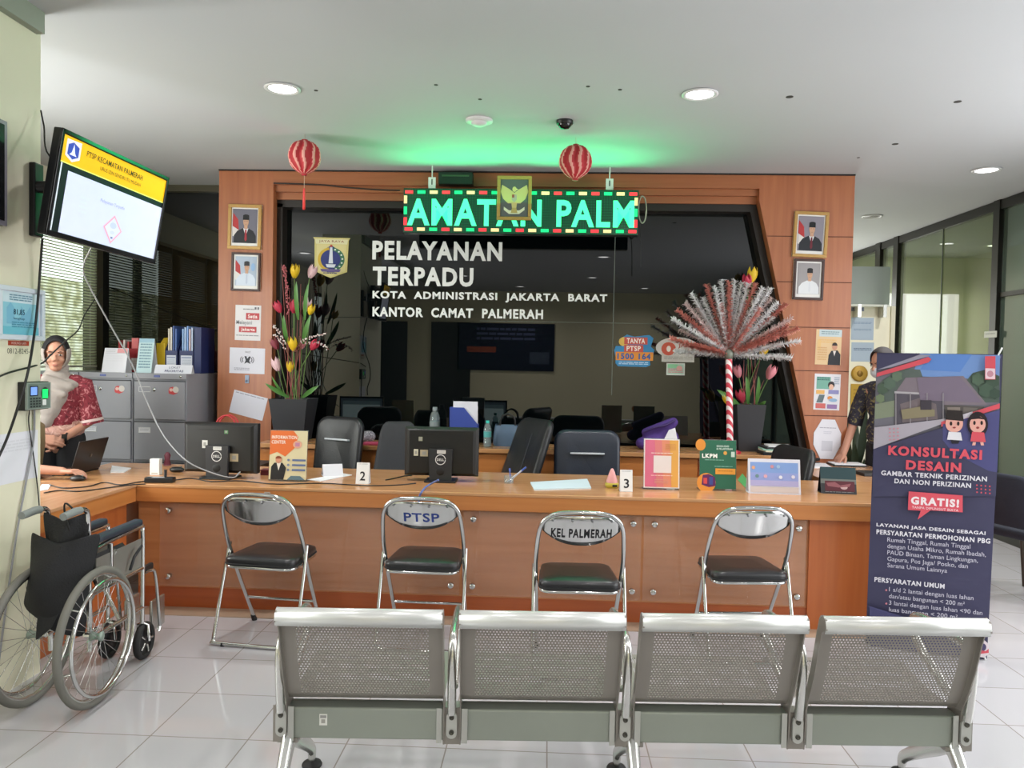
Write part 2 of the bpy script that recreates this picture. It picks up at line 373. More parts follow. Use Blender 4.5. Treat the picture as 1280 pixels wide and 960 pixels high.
# timber feature wall at the back with its dark glass
YW, YG = 6.45, 6.66
pl = P(274, 212, YW).x; pi = P(342, 213, YW).x; gx0 = pi
struct('trim_3', bx((pl, YW, 0), (pi, 6.9, CZ)), PILW)
ri, rb, re = P(949, 250, YW), P(1010, 546, YW), P(1069, 219, YW).x
sl = (rb.x-ri.x)/(rb.z-ri.z)
poly = [(ri.x, CZ), (re, CZ), (re, 0), (ri.x+sl*(0-ri.z), 0), (ri.x, ri.z)]
T_ = Matrix.Translation((0, 6.9, 0)) @ Matrix.Rotation(R(90), 4, 'X')
rp = struct('trim_4', G().prism(poly[::-1], 6.9-YW, 0, T_), PILW)
g = G()
for py in (296, 353, 409.6, 464, 520):
    z = P(1040, py, YW).z; xi = ri.x+sl*(z-ri.z) if z < ri.z else ri.x
    g.box((xi+.005, YW-.0015, z-.003), (re, YW+.002, z+.003))
struct('panel_joint', g, mat('dark_joint', '#4a2415', .8), rp)
hd = struct('trim_5', bx((pi, YW, P(640, 233, YW).z), (ri.x, 6.9, CZ)), HEADW)
g = G(); zz = [P(640, v, YW).z for v in (233, 241, 250)]
g.box((pi, YW+.035, zz[1]), (ri.x, 6.9, zz[0])); g.box((pi, YW+.07, zz[2]), (ri.x, 6.9, zz[1]))
struct('step_moulding', g, HEADW, hd)
struct('shadow_gap', bx((pl, YW-.012, CZ-.012), (re, YW, CZ-.001)), mat('dark_gap', '#1d1a18', .8), hd)
wl = struct('wall_back', bx((pi, 6.72, 0), (2.4, 6.9, CZ)), mat('dark_backing', '#0c0d0e', .8))
wg = struct('window_4', G().prism([(pi+.05, zz[2]-.03), (ri.x, zz[2]-.03), (ri.x+sl*(.8-ri.z)+.0, .8), (pi+.05, .8)], .02, 0, Matrix.Translation((0, YG+.02, 0)) @ Matrix.Rotation(R(90), 4, 'X')), DGLASS)
g = G(); FR = mat('dark_brown_frame', '#1e1713', .45)
g.box((pi, YG-.12, .8), (pi+.05, YG+.03, zz[2]-.03)); g.box((pi, YG-.12, zz[2]-.06), (ri.x, YG+.03, zz[2]))
g.prism([(ri.x-.06, zz[2]), (ri.x, zz[2]), (ri.x+sl*(.8-ri.z), .8), (ri.x+sl*(.8-ri.z)-.06, .8)][::-1], .15, 0, Matrix.Translation((0, YG+.03, 0)) @ Matrix.Rotation(R(90), 4, 'X'))
struct('window_frame', g, FR, wg)
g = G(); a = P(769, 296, YG); b = P(764, 494, YG)
g.box((a.x-.003, YG-.003, b.z), (a.x+.003, YG-.0005, a.z)); a = P(600, 401, YG); b = P(950, 403, YG); g.box((a.x, YG-.003, a.z-.0015), (b.x, YG-.0005, a.z+.0015))
struct('glass_joint', g, mat('silicone_joint', '#5d6660', .5), wg)
# dark glass behind the filing cabinets
w5 = struct('window_5', bx((LX, 7.1, 0), (pl+.1, 7.12, CZ)), DGLASS)
g = G(); g.box((LX, 7.0, 0), (LX+.07, 7.1, CZ)); g.box((LX, 7.04, CZ-.06), (pl+.1, 7.1, CZ)); g.box((LX, 7.05, .0), (pl+.1, 7.1, .12))
struct('window_frame', g, OLV, w5)
struct('wall_back_left', bx((LX-.15, 7.14, 0), (pl+.1, 7.3, CZ)), mat('dark_backing', '#0c0d0e', .8))
# venetian blinds over the left window
def blind(y0, y1, z0, col, label, tilt, name):
    g = G(); x = LX+.06; n = int((2.74-z0)/.026)
    for i in range(n):
        z = 2.72-i*.026; T = Matrix.Translation((x, 0, z)) @ Matrix.Rotation(R(tilt), 4, 'Y')
        g.box((-.0125, y0, -.0005), (.0125, y1, .0005), 0, T)
    t = thing('venetian_blind', label, 'blind', (0, 0, 0))
    obj('slats', g, slat_mat(name+'_slats', col), t)
    obj('head_rail', bx((x-.02, y0, 2.725), (x+.02, y1, 2.76)), mat(name, col, .5), t)
    obj('bottom_rail', bx((x-.014, y0, z0-.01), (x+.014, y1, z0+.008)), mat(name, col, .5), t)
    g = G()
    for k in (.12, .5, .88): y = y0+(y1-y0)*k; g.tube([(x+.014, y, 2.73), (x+.014, y, z0)], .0012, 5)
    obj('cord', g, PAPER, t)
blind(3.74, 6.05, 1.55, '#a8946a', 'brown venetian blind at the left window behind the woman', -58, 'brown_blind')
blind(6.1, 7.0, 1.42, '#d9dcc8', 'pale half-open venetian blind next to the dark glass at left', -15, 'pale_blind')

# corridor and glazed partition on the right
RX = 4.15
struct('wall_end', G().box((2.4, 11.2, 0), (2.6, 11.3, CZ)).box((4.0, 11.2, 0), (7.1, 11.3, CZ)).box((2.6, 11.2, 0), (4.0, 11.3, .8)).box((2.6, 11.2, 2.6), (4.0, 11.3, CZ)), WALLC)
we = struct('window_7', G().box((2.6, 11.22, .8), (2.66, 11.28, 2.6)).box((3.94, 11.22, .8), (4.0, 11.28, 2.6)).box((3.27, 11.22, .8), (3.33, 11.28, 2.6)), BLKM)  # unseen window, added to go with the corridor fill lamp
struct('pane', bx((2.6, 11.24, .8), (4.0, 11.25, 2.6)), clear('window_glass', '#f4f8f0', .97), we)
struct('wall_right_outer', bx((7.0, -4.1, 0), (7.1, 11.3, CZ)), mat('office_wall_paint', '#d6d2b4', .7, 0, .03, 2))
struct('wall_corridor', bx((re-.1, 6.92, 0), (re, 11.2, CZ)), WALLC)
g = G(); BF = mat('black_window_frame', '#15140f', .4, .2)
g.box((RX, -4, CZ-.09), (RX+.08, 11.2, CZ-.005)); g.box((RX, -4, 0), (RX+.08, 11.2, .1))
MUL = [(-1, .06), (2.2, .06), (5.2, .06), (7.38, .1), (9.45, .12), (9.95, .14)]
for y, w_ in MUL: g.box((RX-.01, y-w_/2, 0), (RX+.09, y+w_/2, CZ))
g.box((RX+.01, 5.2, 2.22), (RX+.05, 7.35, 2.26))
wr = struct('window_6', g, BF)
GREEN = clear('green_tinted_glass', '#c2ccb4', .85, 1.5); GREY = clear('dark_green_glass', '#93a89c', .7, 1.6)
ys = [-4]+[m_[0] for m_ in MUL]+[11.2]
for i, (a, b) in enumerate(zip(ys, ys[1:])):
    struct('pane', bx((RX+.03, a+.03, .1), (RX+.04, b-.03, CZ-.09)), GREY if b < 7.5 else GREEN, wr)
struct('glass_joint', bx((RX+.02, 8.4, .1), (RX+.028, 8.408, CZ-.09)), mat('silicone_joint', '#5d6660', .5), wr)
struct('wall_base_right', bx((RX-.02, 5.2, 0.0), (RX, 9.4, .3)), mat('dark_base_board', '#2a2c28', .5))
struct('wall_office_partition', bx((RX+.9, 8.6, 0), (6.9, 8.75, 2.3)), mat('office_partition', '#86866e', .7))

# ceiling fittings
def downlight(loc, label, lit=True, power=20):
    t = thing('downlight', label, 'ceiling light', loc, 0, 'round recessed downlights')
    obj('trim_ring', G().lathe([(.078, 0), (.105, -.004), (.105, -.008), (.088, -.012), (.078, -.004)], 28), mat('white_metal', '#d6d6d6', .4), t)
    obj('diffuser', G().lathe([(.0001, -.005), (.08, -.005), (.08, -.001)], 24), ink('#ffffff', 9.) if lit else mat('unlit_lens', '#6d6a66', .4), t)
    if lit:
        l = bpy.data.lights.new('downlight_lamp', 'AREA'); l.shape = 'DISK'; l.size = .16; l.energy = power; l.color = (1, .97, .95); l.spread = R(150)
        o = bpy.data.objects.new('downlight_lamp', l); C.objects.link(o); o.location = (loc[0], loc[1], CZ-.016)
    return t
DL = 20
downlight(PZ(353, 110, CZ), 'lit round downlight left of the ceiling smoke detector', True, DL)
downlight(PZ(875, 117, CZ), 'lit round downlight on the ceiling above the tinsel palm', True, DL)
downlight(PZ(1233, 212, CZ), 'lit round downlight above the glass corridor at right', True, DL)
downlight(PZ(1090, 270, CZ), 'unlit round downlight beyond the timber pillar at right', False)
for x, y in ((-3.7, 1.8), (-1.6, 1.8), (.8, 1.8), (3.2, 1.8), (-1.6, -1), (.8, -1), (3.2, -1), (3.3, 4.5)):
    downlight((x, y, CZ), 'lit round downlight on the ceiling behind the viewer', True, DL)
for x in (-.6, 2.0):  # lamps added to brighten the rear wall mirrored in the glass
    downlight((x, -2.9, CZ), 'added round downlight brightening the wall behind the viewer', True, 48)
p = PZ(599, 150, CZ); t = thing('smoke_detector', 'white round smoke detector on the ceiling above the green sign', 'smoke detector', p)
obj('base', G().lathe([(.09, 0), (.09, -.012), (.06, -.018)], 24), mat('white_metal', '#d6d6d6', .4), t)
obj('sensor_head', G().lathe([(.055, -.015), (.05, -.03), (.03, -.04), (.0001, -.042)], 20), mat('white_metal', '#d6d6d6', .4), t)
p = PZ(706, 151, CZ); t = thing('dome_camera', 'small black dome camera on the ceiling beside the smoke detector', 'camera', p)
obj('base', G().lathe([(.055, 0), (.055, -.02), (.05, -.025)], 20), BLKP, t)
obj('dome', G().lathe([(.045, -.02), (.042, -.035), (.028, -.05), (.0001, -.055)], 20), mat('dark_dome', '#0b0c0d', .08), t)

for x, y in ((5.6, 2.5), (5.6, 5.5), (5.6, 7.6), (3.4, 9.9), (5.6, 10)):  # lamps added to brighten the office and corridor
    downlight((x, y, CZ), 'added round downlight brightening the space beyond the glass wall', True, 30)
# the room behind the viewer, mirrored in the dark glass
t = tag(sheet_obj('banner', 2.2, 1.07, .02, [('r', .02, .02, .98, .98, '#141a33'), ('l', .2, .1, .8, .4, 3, '#5c6488'), ('r', .6, .5, .9, .62, '#a8523a'), ('r', .05, .6, .25, .85, '#4a5568')], '#141a33', None, (-.95, -4.08, 1.86), (0, 0, R(180))), 'dark blue banner on the wall behind the viewer', 'banner')
for i, x in enumerate((-1.75+.0, -3.2)):
    d = struct('door_%d' % (i+1), bx((x-1.1 if i else x-.9, -4.1, 0), (x, -4.06, 2.4)), mat('dark_door', '#1b1c1a', .4))

# ================================================================ counter and back ledge
CT = .76
XL, XR = -2.45, 2.35
main = thing('service_counter', 'long wooden service counter with a pale top and acrylic front panels', 'counter', (0, 0, 0))
obj('counter_top', bx((XL-.65, 4.49, CT-.02), (XR, 5.35, CT)), TOPW, main, bevel=.004)
obj('apron', bx((XL-.64, 4.495, CT-.105), (XR-.005, 4.53, CT-.02)), APRW, main)
obj('front_panel', bx((XL-.02, 4.55, .125), (1.55, 4.58, CT-.1)), FRNW, main)
obj('end_panel', bx((1.55, 4.535, 0), (XR-.02, 5.3, CT-.1)), ENDW, main)
obj('plinth', bx((XL-.02, 4.548, 0), (1.55, 4.58, .125)), PLIW, main)
obj('rear_panel', bx((XL-.6, 5.2, 0), (1.55, 5.22, CT-.02)), ENDW, main)
ACR = clear('clear_acrylic', '#fbf6f0', .95, 1.5, .03)
x_ = [P(200, 690, 4.53).x, P(575, 690, 4.53).x, P(579, 690, 4.53).x, P(801, 690, 4.53).x, P(804, 690, 4.53).x, P(1007, 690, 4.53).x]
for a, b in zip(x_[::2], x_[1::2]):
    ac = obj('acrylic_panel', bx((a, 4.525, .14), (b, 4.53, .645)), ACR, main)
    for x in (a+.06, b-.05):
        for z in (.6, .2):
            obj('standoff', G().lathe([(.0001, -.03), (.014, -.03), (.018, -.026), (.018, -.004), (.01, -.003), (.01, .02)], 16, 0, Matrix.Translation((x, 4.525, z)) @ Matrix.Rotation(R(-90), 4, 'X')), CHROME, ac)
side = thing('side_counter', 'wooden side counter running forward to the cream wall at left', 'counter', (0, 0, 0))
obj('counter_top', bx((XL-.65, 3.6, CT-.02), (XL, 4.489, CT)), TOPY, side, bevel=.004)
obj('apron', bx((XL-.035, 3.61, CT-.105), (XL-.005, 4.488, CT-.02)), APRY, side)
obj('front_panel', bx((XL-.09, 3.62, .0), (XL-.06, 4.485, CT-.1)), ENDW, side)
obj('rear_panel', bx((XL-.6, 3.62, .0), (XL-.58, 4.48, CT-.02)), ENDW, side)
LZ = .84
led = thing('back_ledge', 'low wooden ledge with drawers along the dark glass', 'ledge', (0, 0, 0))
obj('ledge_top', bx((pi+.01, 6.08, LZ-.035), (1.93, YG-.13, LZ)), TOPW, led, bevel=.004)
obj('body', bx((pi+.02, 6.14, 0), (1.92, YG-.14, LZ-.035)), ENDW, led)
for i in range(6):
    x0 = pi+.03+i*.708
    for z0, z1 in ((.62, .795), (.44, .61), (.05, .43)): obj('drawer', bx((x0, 6.12, z0), (x0+.69, 6.139, z1)), APRW, led, bevel=.003)
rw = thing('return_desk', 'wooden return desk joining the counter to the back wall at right', 'desk', (0, 0, 0))
obj('desk_top', bx((1.94, 5.36, CT-.04), (2.6, 6.44, CT-.005)), TOPY, rw, bevel=.004)
obj('side_panel', bx((1.97, 5.4, 0), (2.0, 6.42, CT-.04)), ENDW, rw)
obj('side_panel', bx((2.54, 5.4, 0), (2.57, 6.42, CT-.04)), ENDW, rw)

# ================================================================ four-seat steel bench in front
BX, BY, BR = .275, 2.66, R(3.2)
def bmat4(): return Matrix.Translation((BX, BY, 0)) @ Matrix.Rotation(BR, 4, 'Z')
bench = thing('waiting_bench', 'four-seat perforated steel waiting bench seen from behind', 'bench', (BX, BY, 0), BR)
PIT, SW = .575, .515
# side profile (y, z): top curl, back, bend, pan, front roll
curl = [(-.262, .702), (-.268, .722), (-.262, .742), (-.246, .752), (-.228, .748), (-.216, .735)]
back = [(-.216, .735), (-.2, .66), (-.172, .56), (-.146, .49), (-.125, .435), (-.105, .408), (-.07, .395)]
pan = [(-.07, .395), (.02, .392), (.12, .4), (.22, .415), (.28, .42), (.305, .41), (.312, .39)]
PERF = perf_mat()
def ribbon(prof, x0, x1, nx=2): return [[(x0+(x1-x0)*j/nx, y, z) for j in range(nx+1)] for y, z in prof]
def prof_at(pr, t):
    n = len(pr)-1; k = min(int(t*n), n-1); f = t*n-k; return tuple(a+(b-a)*f for a, b in zip(pr[k], pr[k+1]))
ROLLM = mat('top_lit_rolled_steel', '#c4c5c2', .32, .35, .03)  # light from above is put into this paler roll colour
def seat(cx):
    # whole shell, the punched field set into its back and pan
    x0, x1 = cx-SW/2, cx+SW/2; m0, m1 = x0+.045, x1-.045
    g = G()
    lo, hi = prof_at(back, .1), prof_at(back, .72)
    up_ = [back[0], lo]; mid = [lo]+[prof_at(back, .1+.62*i/6) for i in range(1, 6)]+[hi]; low = [hi]+[p for p in back if p[1] < hi[1]]
    g.sheet(ribbon(up_, x0, x1)); g.sheet(ribbon(low, x0, x1))
    g.sheet(ribbon(mid, x0, m0)); g.sheet(ribbon(mid, m1, x1)); g.sheet(ribbon(mid, m0, m1, 6), 1)
    pm = pan[1:5]
    g.sheet(ribbon(pan[:2], x0, x1)); g.sheet(ribbon(pm, x0, m0)); g.sheet(ribbon(pm, m1, x1)); g.sheet(ribbon(pm, m0, m1, 6), 1); g.sheet(ribbon(pan[4:], x0, x1))
    sh = obj('seat_shell', g, [STEEL, PERF], bench)
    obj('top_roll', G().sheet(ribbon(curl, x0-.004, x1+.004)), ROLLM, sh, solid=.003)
    # side plates holding back and pan
    for x in (x0-.004, x1+.001):
        g = G(); outer = curl[:5]+[(y-.014, z) for y, z in back[:1]]
        pr = [(-.27, .715), (-.262, .745), (-.24, .755), (-.222, .748), (-.212, .735)]+[(y+.012, z) for y, z in back[1:5]]+[(-.085, .4), (-.05, .39), (-.05, .26), (-.118, .26), (-.124, .3), (-.13, .4)]+[(y-.024, z) for y, z in back[1:4][::-1]]+[(-.238, .7)]
        g.prism(pr, .004, 0, Matrix.Translation((x, 0, 0)) @ Matrix(((0, 0, 1, 0), (1, 0, 0, 0), (0, 1, 0, 0), (0, 0, 0, 1))))
        obj('side_plate', g, STEEL, sh)
        s_ = 1 if x < cx else -1
        obj('mounting_clip', G().box((x+s_*.006 if s_ > 0 else x-.022, -.126, .268), (x+.026 if s_ > 0 else x-.004, -.122, .385)), mat('galvanised_clip', '#b3b4ae', .35, .5), sh, bevel=.001)
    return sh
for i in range(4): seat((i-1.5)*PIT)
obj('beam', G().box((-2*PIT+.0, -.115, .272), (2*PIT, -.045, .378)), BEAMS, bench, bevel=.006)
for i in range(5):                                                  # armrest loops between and at the ends
    x = (i-2)*PIT; x += .012 if i == 0 else (-.012 if i == 4 else 0)
    g = G(); path = spline([(x, -.135, .375), (x, -.15, .47), (x, -.155, .56), (x, -.135, .61), (x, -.07, .625), (x, .1, .625), (x, .2, .61), (x, .215, .57), (x, .18, .52), (x, .06, .46), (x, -.03, .42)], 5)
    g.tube(path, .0145, 10, flat=1.25)
    ar = obj('armrest', g, ALU, bench)
    g = G(); w_ = .0175
    pts = [(w_*math.cos(R(a)), .36+w_*math.sin(R(a))) for a in range(0, 181, 20)]+[(w_*math.cos(R(a)), .305+w_*math.sin(R(a))) for a in range(180, 361, 20)]
    g.prism(pts, .01, 0, Matrix.Translation((x, -.125, 0)) @ Matrix.Rotation(R(90), 4, 'X'))
    br = obj('bracket', g, mat('galvanised_clip', '#b3b4ae', .35, .5), ar)
    g = G()
    for z in (.36, .31): g = G().lathe([(.0085, 0), (.0085, .004), (.006, .006), (.0055, .003), (.0001, .003)], 12, 0, Matrix.Translation((x, -.135, z)) @ Matrix.Rotation(R(90), 4, 'X')); obj('screw', g, mat('dark_screw', '#55544e', .4, .8), ar)
    obj('bracket_plate', G().box((x-.03, -.119, .262), (x+.03, -.1155, .385)), STEEL, ar)
for x in (-2*PIT+.03, .0+.03, 2*PIT-.035):                           # spider legs: two feet each
    for s, ye in ((-1, -.27), (1, .22)):
        g = G(); path = spline([(x, -.08+s*.01, .275), (x, -.08+s*.05, .235), (x, (-.08+ye)/2+s*.03, .15), (x, ye-s*.015, .075), (x, ye, .028)], 5)
        g.tube(path, [.034-.016*i/(len(path)-1) for i in range(len(path))], 10, flat=.75)
        lg = obj('leg', g, ALU, bench)
        obj('foot_pad', G().lathe([(.036, 0), (.038, .006), (.034, .014), (.014, .02), (.014, .03)], 18, 0, Matrix.Translation((x, ye, 0))), BRUB, lg)
    obj('leg_bracket', G().box((x-.035, -.118, .258), (x+.035, -.04, .274)), STEEL, bench, bevel=.003)
a = sheet_obj('sticker', .026, .038, .0005, [('r', .1, .1, .9, .35, '#9a9a98'), ('r', .25, .45, .75, .8, '#a5a39c')], '#e6e6e0', bench, (-1.5*PIT-.14, -.1155, .337))
a['label'] = 'small white sticker on the bench beam'

# ================================================================ chrome folding chairs
def folding_chair(loc, rz, label, ops=None, zt=.81):
    t = thing('folding_chair', label, 'folding chair', loc, rz, 'chrome folding chairs at the counter')
    hw = .222; tr = .0115
    left = [(-.2, .205, .012), (-.21, .03, .32), (-.218, -.06, .5), (-.215, -.115, .62), (-.2, -.165, .735)]
    topc = [(-.155, -.188, zt-.02), (-.08, -.198, zt), (.08, -.198, zt), (.155, -.188, zt-.02)]
    path = spline(left+topc+[(-x, y, z) for x, y, z in left[::-1]], 5)
    obj('back_frame', G().tube(path, tr, 10), CHROME, t)
    rear = [(-.225, -.045, .52), (-.228, -.1, .33), (-.228, -.19, .06), (-.222, -.205, .025), (-.2, -.21, .013)]
    obj('rear_leg_frame', G().tube(spline(rear+[(-x, y, z) for x, y, z in rear[::-1]], 5), .0105, 10), CHROME, t)
    obj('front_stretcher', G().tube([(-.205, .115, .165), (.205, .115, .165)], .008, 8), CHROME, t)
    # seat pad: a rounded trapezoid cushion on a pan
    def outline(k, rr=.05):
        c = [(-.2*k, -.165*k), (.2*k, -.165*k), (.185*k, .215*k), (-.185*k, .215*k)]; out = []
        for i, (x, y) in enumerate(c):
            for a in range(5):
                an = R([180, 270, 0, 90][i]+a*22.5); out.append((x+(rr if x < 0 else -rr)+rr*math.cos(an), y+(rr if y < 0 else -rr)+rr*math.sin(an)))
        return out
    g = G(); lv = [(.965, .415), (1.0, .425), (1.0, .447), (.985, .457), (.9, .466), (.5, .472)]
    rows = [[(x, y, z) for x, y in outline(k)] for k, z in lv]; rows = [r_+[r_[0]] for r_ in rows]
    g.sheet(rows); g.add([(x, y, .472) for x, y in outline(.5)], [list(range(20))], 0, True); g.add([(x, y, .415) for x, y in outline(.965)], [list(range(20))[::-1]])
    seat_ = obj('seat', g, VINYL, t)
    g = G(); ol = outline(1.005); g.tube([(x, y, .428) for x, y in ol], .004, 6, closed=True); obj('piping', g, BRUB, seat_)
    g = G(); g.tube([(x, y, .412) for x, y in outline(.96)], .009, 8, closed=True); obj('seat_frame', g, CHROME, t)
    # backrest: dished plate with a smile-shaped lower edge
    n = 16; rows = []
    for j in range(7):
        row = []
        for i in range(n+1):
            u = -1+2*i/n; hwj = .19*(1-.0*j)
            zb = .64+.075*abs(u)**2.4; zt_ = zt-.012-.05*abs(u)**5; z = zb+(zt_-zb)*j/6
            row.append((u*hwj, -.198+(.81-z)*.42-.008+.022*(u*u)-.022+.012, z))
        rows.append(row)
    bk = obj('backrest', G().sheet(rows), CHROME, t, solid=.003)
    g = G()
    for u in (-.75, -.25, .25, .75): g = G().lathe([(.007, 0), (.006, .003), (.0001, .004)], 10, 0, Matrix.Translation((u*.19, -.213+.022*u*u, .775)) @ Matrix.Rotation(R(90), 4, 'X')); obj('rivet', g, mat('rivet_grey', '#77787a', .3, .8), bk)
    if ops:
        a = Art(.27, .068); a.run(ops)                                # print follows the dish of the plate
        for i, v in enumerate(a.g.v): u = v.x/.19; z = .706+v.z; a.g.v[i] = Vector((v.x, -.198+(.81-z)*.42-.008+.022*u*u-.01-.0024, z))
        obj('lettering', a.g, a.mats, bk)
    g = G()
    for s in (-1, 1):
        g.tube([(s*.212, -.06, .44), (s*.222, -.05, .51)], .006, 8); g.lathe([(.011, -.008), (.011, .008)], 12, 0, Matrix.Translation((s*.222, -.05, .512)) @ Matrix.Rotation(R(90), 4, 'Y'))
    obj('pivot', g, CHROME, t)
    g = G()
    for s in (-1, 1): g.cone((s*.2, .205, 0), (s*.2035, .19, .035), .015, .014); g.cone((s*.17, -.21, .0), (s*.17, -.21, .02), .012, .012)
    obj('foot_cap', g, BRUB, t)
    return t
folding_chair((-1.5, 4.15, 0), R(-6), 'chrome folding chair with blank mirror backrest beside the wheelchair')
folding_chair((-.645, 4.17, 0), R(-1), 'chrome folding chair marked PTSP in blue on its backrest', [('t', 'PTSP', .16, .1, .86, .85, '#2b3f86', .02)])
folding_chair((.178, 3.91, 0), R(2), 'chrome folding chair marked KEL PALMERAH in black on its backrest', [('t', 'KEL PALMERAH', -.05, .15, 1.05, .85, '#16171a', .035)])
folding_chair((1.07, 4.17, 0), R(5), 'chrome folding chair with blank backrest nearest the tall banner')

# ================================================================ wheelchair
def wheelchair():
    t = thing('wheelchair', 'folded chrome wheelchair with black back pocket beside the cream wall', 'wheelchair', (-2.085, 3.24, 0), R(1))
    def fwd(g):
        for v in g.v: v.y += .085
        return g

    AX = Matrix.Rotation(R(90), 4, 'Y')
    for s in (1, -1):
        x = s*.14; T = Matrix.Translation((x, 0, .302)) @ AX
        wh = obj('wheel_rim', G().tube(arc((0, 0, 0), .268, 0, 345, 47, 'xy'), .009, 8, closed=True, T=T), ALU, t)
        obj('tyre', G().tube(arc((0, 0, 0), .285, 0, 352.5, 47, 'xy'), .0165, 10, closed=True, T=T), RUB, wh)
        obj('push_rim', G().tube(arc((x+s*.035, 0, .302), .245, 0, 352.5, 47, 'yz'), .0085, 8, closed=True), CHROME, wh)
        g = G()
        for k in range(28):
            a = 2*math.pi*k/28; b = a+(.5 if k % 2 else -.5); h = .018*(1 if (k//2) % 2 else -1)
            g.tube([(x+h, .024*math.cos(b), .302+.024*math.sin(b)), (x, .266*math.cos(a), .302+.266*math.sin(a))], .0013, 4, cap=False)
        for k in range(6): a = math.pi*k/3+.3; g.tube([(x, .262*math.cos(a), .302+.262*math.sin(a)), (x+s*.035, .245*math.cos(a), .302+.245*math.sin(a))], .004, 6)
        obj('spokes', g, CHROME, wh)
        obj('hub', G().lathe([(.01, -.028), (.022, -.024), (.015, -.01), (.015, .01), (.022, .022), (.012, .028), (.0001, .029)], 16, 0, T if s > 0 else T @ Matrix.Rotation(R(180), 4, 'X')), mat('hub_grey_green', '#8b9a90', .4, .3), wh)
        # side frame
        xf = s*.088; g = G(); tr = .011
        g.tube(spline([(xf, -.05, .22), (xf, -.055, .5), (xf, -.065, .8), (xf, -.085, .855), (xf, -.13, .862)], 4), tr, 10)
        g.tube([(xf, -.05, .27), (xf, .4, .27)], tr, 10); g.tube([(xf, -.055, .47), (xf, .4, .47)], tr, 10)
        g.tube(spline([(xf, -.06, .66), (xf, .1, .675), (xf, .37, .68), (xf, .405, .655), (xf, .408, .45), (xf, .405, .19)], 4), tr, 10)
        g.tube([(xf, .12, .47), (xf, .12, .66)], .009, 8); g.tube([(xf, .0, .302), (xf, -.05, .302)], .012, 8); g.tube([(xf, -.085, .302), (x, -.085, .302)], .012, 8); g.tube([(xf, -.05, .302), (xf, -.085, .302)], .012, 8)
        sf = obj('side_frame', fwd(g), CHROME, t)
        obj('hand_grip', fwd(G().tube([(xf, -.125, .862), (xf, -.16, .864), (xf, -.245, .858)], [.0165, .0175, .016], 12)), mat('grey_grip', '#7d8280', .6), sf)
        obj('armrest_pad', fwd(G().box((xf-.024, -.01, .692), (xf+.024, .37, .725))), mat('slate_vinyl', '#2b3440', .45), sf, bevel=.012, seg=3)
        obj('skirt_guard', fwd(G().box((xf-.004, .0, .48), (xf-.001, .395, .62))), mat('smoked_grey_guard', '#77746e', .35), sf)
        # footrest
        g = G(); g.tube(spline([(xf, .405, .44), (xf+s*.01, .47, .44), (xf+s*.015, .51, .4), (xf+s*.015, .56, .12)], 4), .009, 8); g.tube([(xf+s*.015, .56, .12), (xf+s*.015, .545, .1)], .011, 8)
        ft = obj('leg_rest', fwd(g), CHROME, t)
        obj('foot_plate', fwd(G().box((xf-s*.02-.008, .53, .1), (xf-s*.02+.008, .67, .26))), ALU, ft, bevel=.006)
        obj('calf_pad', fwd(G().box((xf-.012, .41, .44), (xf+.012, .5, .475))), VINYL, ft, bevel=.008)
        # caster
        T = Matrix.Translation((xf, .425, .095)) @ AX
        ca = obj('caster_wheel', fwd(G().tube(arc((0, 0, 0), .078, 0, 345, 23, 'xy'), .0165, 8, closed=True, T=T)), BRUB, t)
        g = G().lathe([(.0001, -.008), (.068, -.008), (.072, 0), (.068, .008), (.0001, .008)], 20, 0, T); obj('caster_disc', fwd(g), BLKP, ca)
        g = G()
        for k in range(5): a = k*1.2566; g.tube([(xf+s*.012, .425+.02*math.cos(a), .095+.02*math.sin(a)), (xf+s*.012, .425+.062*math.cos(a), .095+.062*math.sin(a))], .006, 6)
        obj('caster_spokes', fwd(g), ALU, ca)
        g = G(); g.tube([(xf, .405, .22), (xf, .408, .19), (xf+s*.024, .415, .18), (xf+s*.026, .425, .095)], .009, 8); g.tube([(xf, .408, .19), (xf-s*.024, .415, .18), (xf-s*.026, .425, .095)], .009, 8)
        obj('caster_fork', fwd(g), CHROME, ca)
        obj('brake_lever', fwd(G().tube([(xf+s*.02, .25, .5), (xf+s*.03, .27, .56), (xf+s*.035, .33, .6)], .007, 8)), BLKM, sf)
    g = G(); g.tube([(-.088, .16, .27), (.088, .16, .62)], .01, 8); g.tube([(.088, .2, .27), (-.088, .2, .62)], .01, 8); obj('cross_brace', fwd(g), ALU, t)
    # folded seat cloth, hanging back cloth and its pocket
    rows = [[(u*.084, .02+.36*j/6, .47+.13*(1-abs(u))**.8) for u in (-1, -.6, -.3, 0, .3, .6, 1)] for j in range(7)]
    FAB = mat('black_nylon', '#17181b', .75, 0, .15, 25, .25)
    obj('seat_cloth', fwd(G().sheet(rows)), FAB, t, solid=.004)
    def cloth(z0, z1, sag, wid, lean=0, k=10, m=8):
        return [[(u*wid*(1-.12*j/k)+.03*lean*(j/k), -.075-sag*(1-u*u)*(.55+.45*math.sin(math.pi*j/k))-.012*math.sin(5*u+j*.6), z1+(z0-z1)*j/k-.04*(1-abs(u))*(1-j/k)+(.04*u*lean*(j/k))) for u in [-1+2*i/m for i in range(m+1)]] for j in range(k+1)]
    bc = obj('back_cloth', fwd(G().sheet(cloth(.46, .85, .05, .1))), FAB, t, solid=.004, sub=1)
    obj('back_pocket', fwd(G().sheet(cloth(.36, .76, .12, .15, -1.9))), FAB, bc, solid=.006, sub=1)
    rows = [[(-.03+u*.06*(1-.4*j/5), -.14-.01*j, .44-.1*j/5+.03*u) for u in (-1, -.5, 0, .5, 1)] for j in range(6)]
    obj('loose_flap', fwd(G().sheet(rows)), FAB, bc, solid=.004, sub=1)
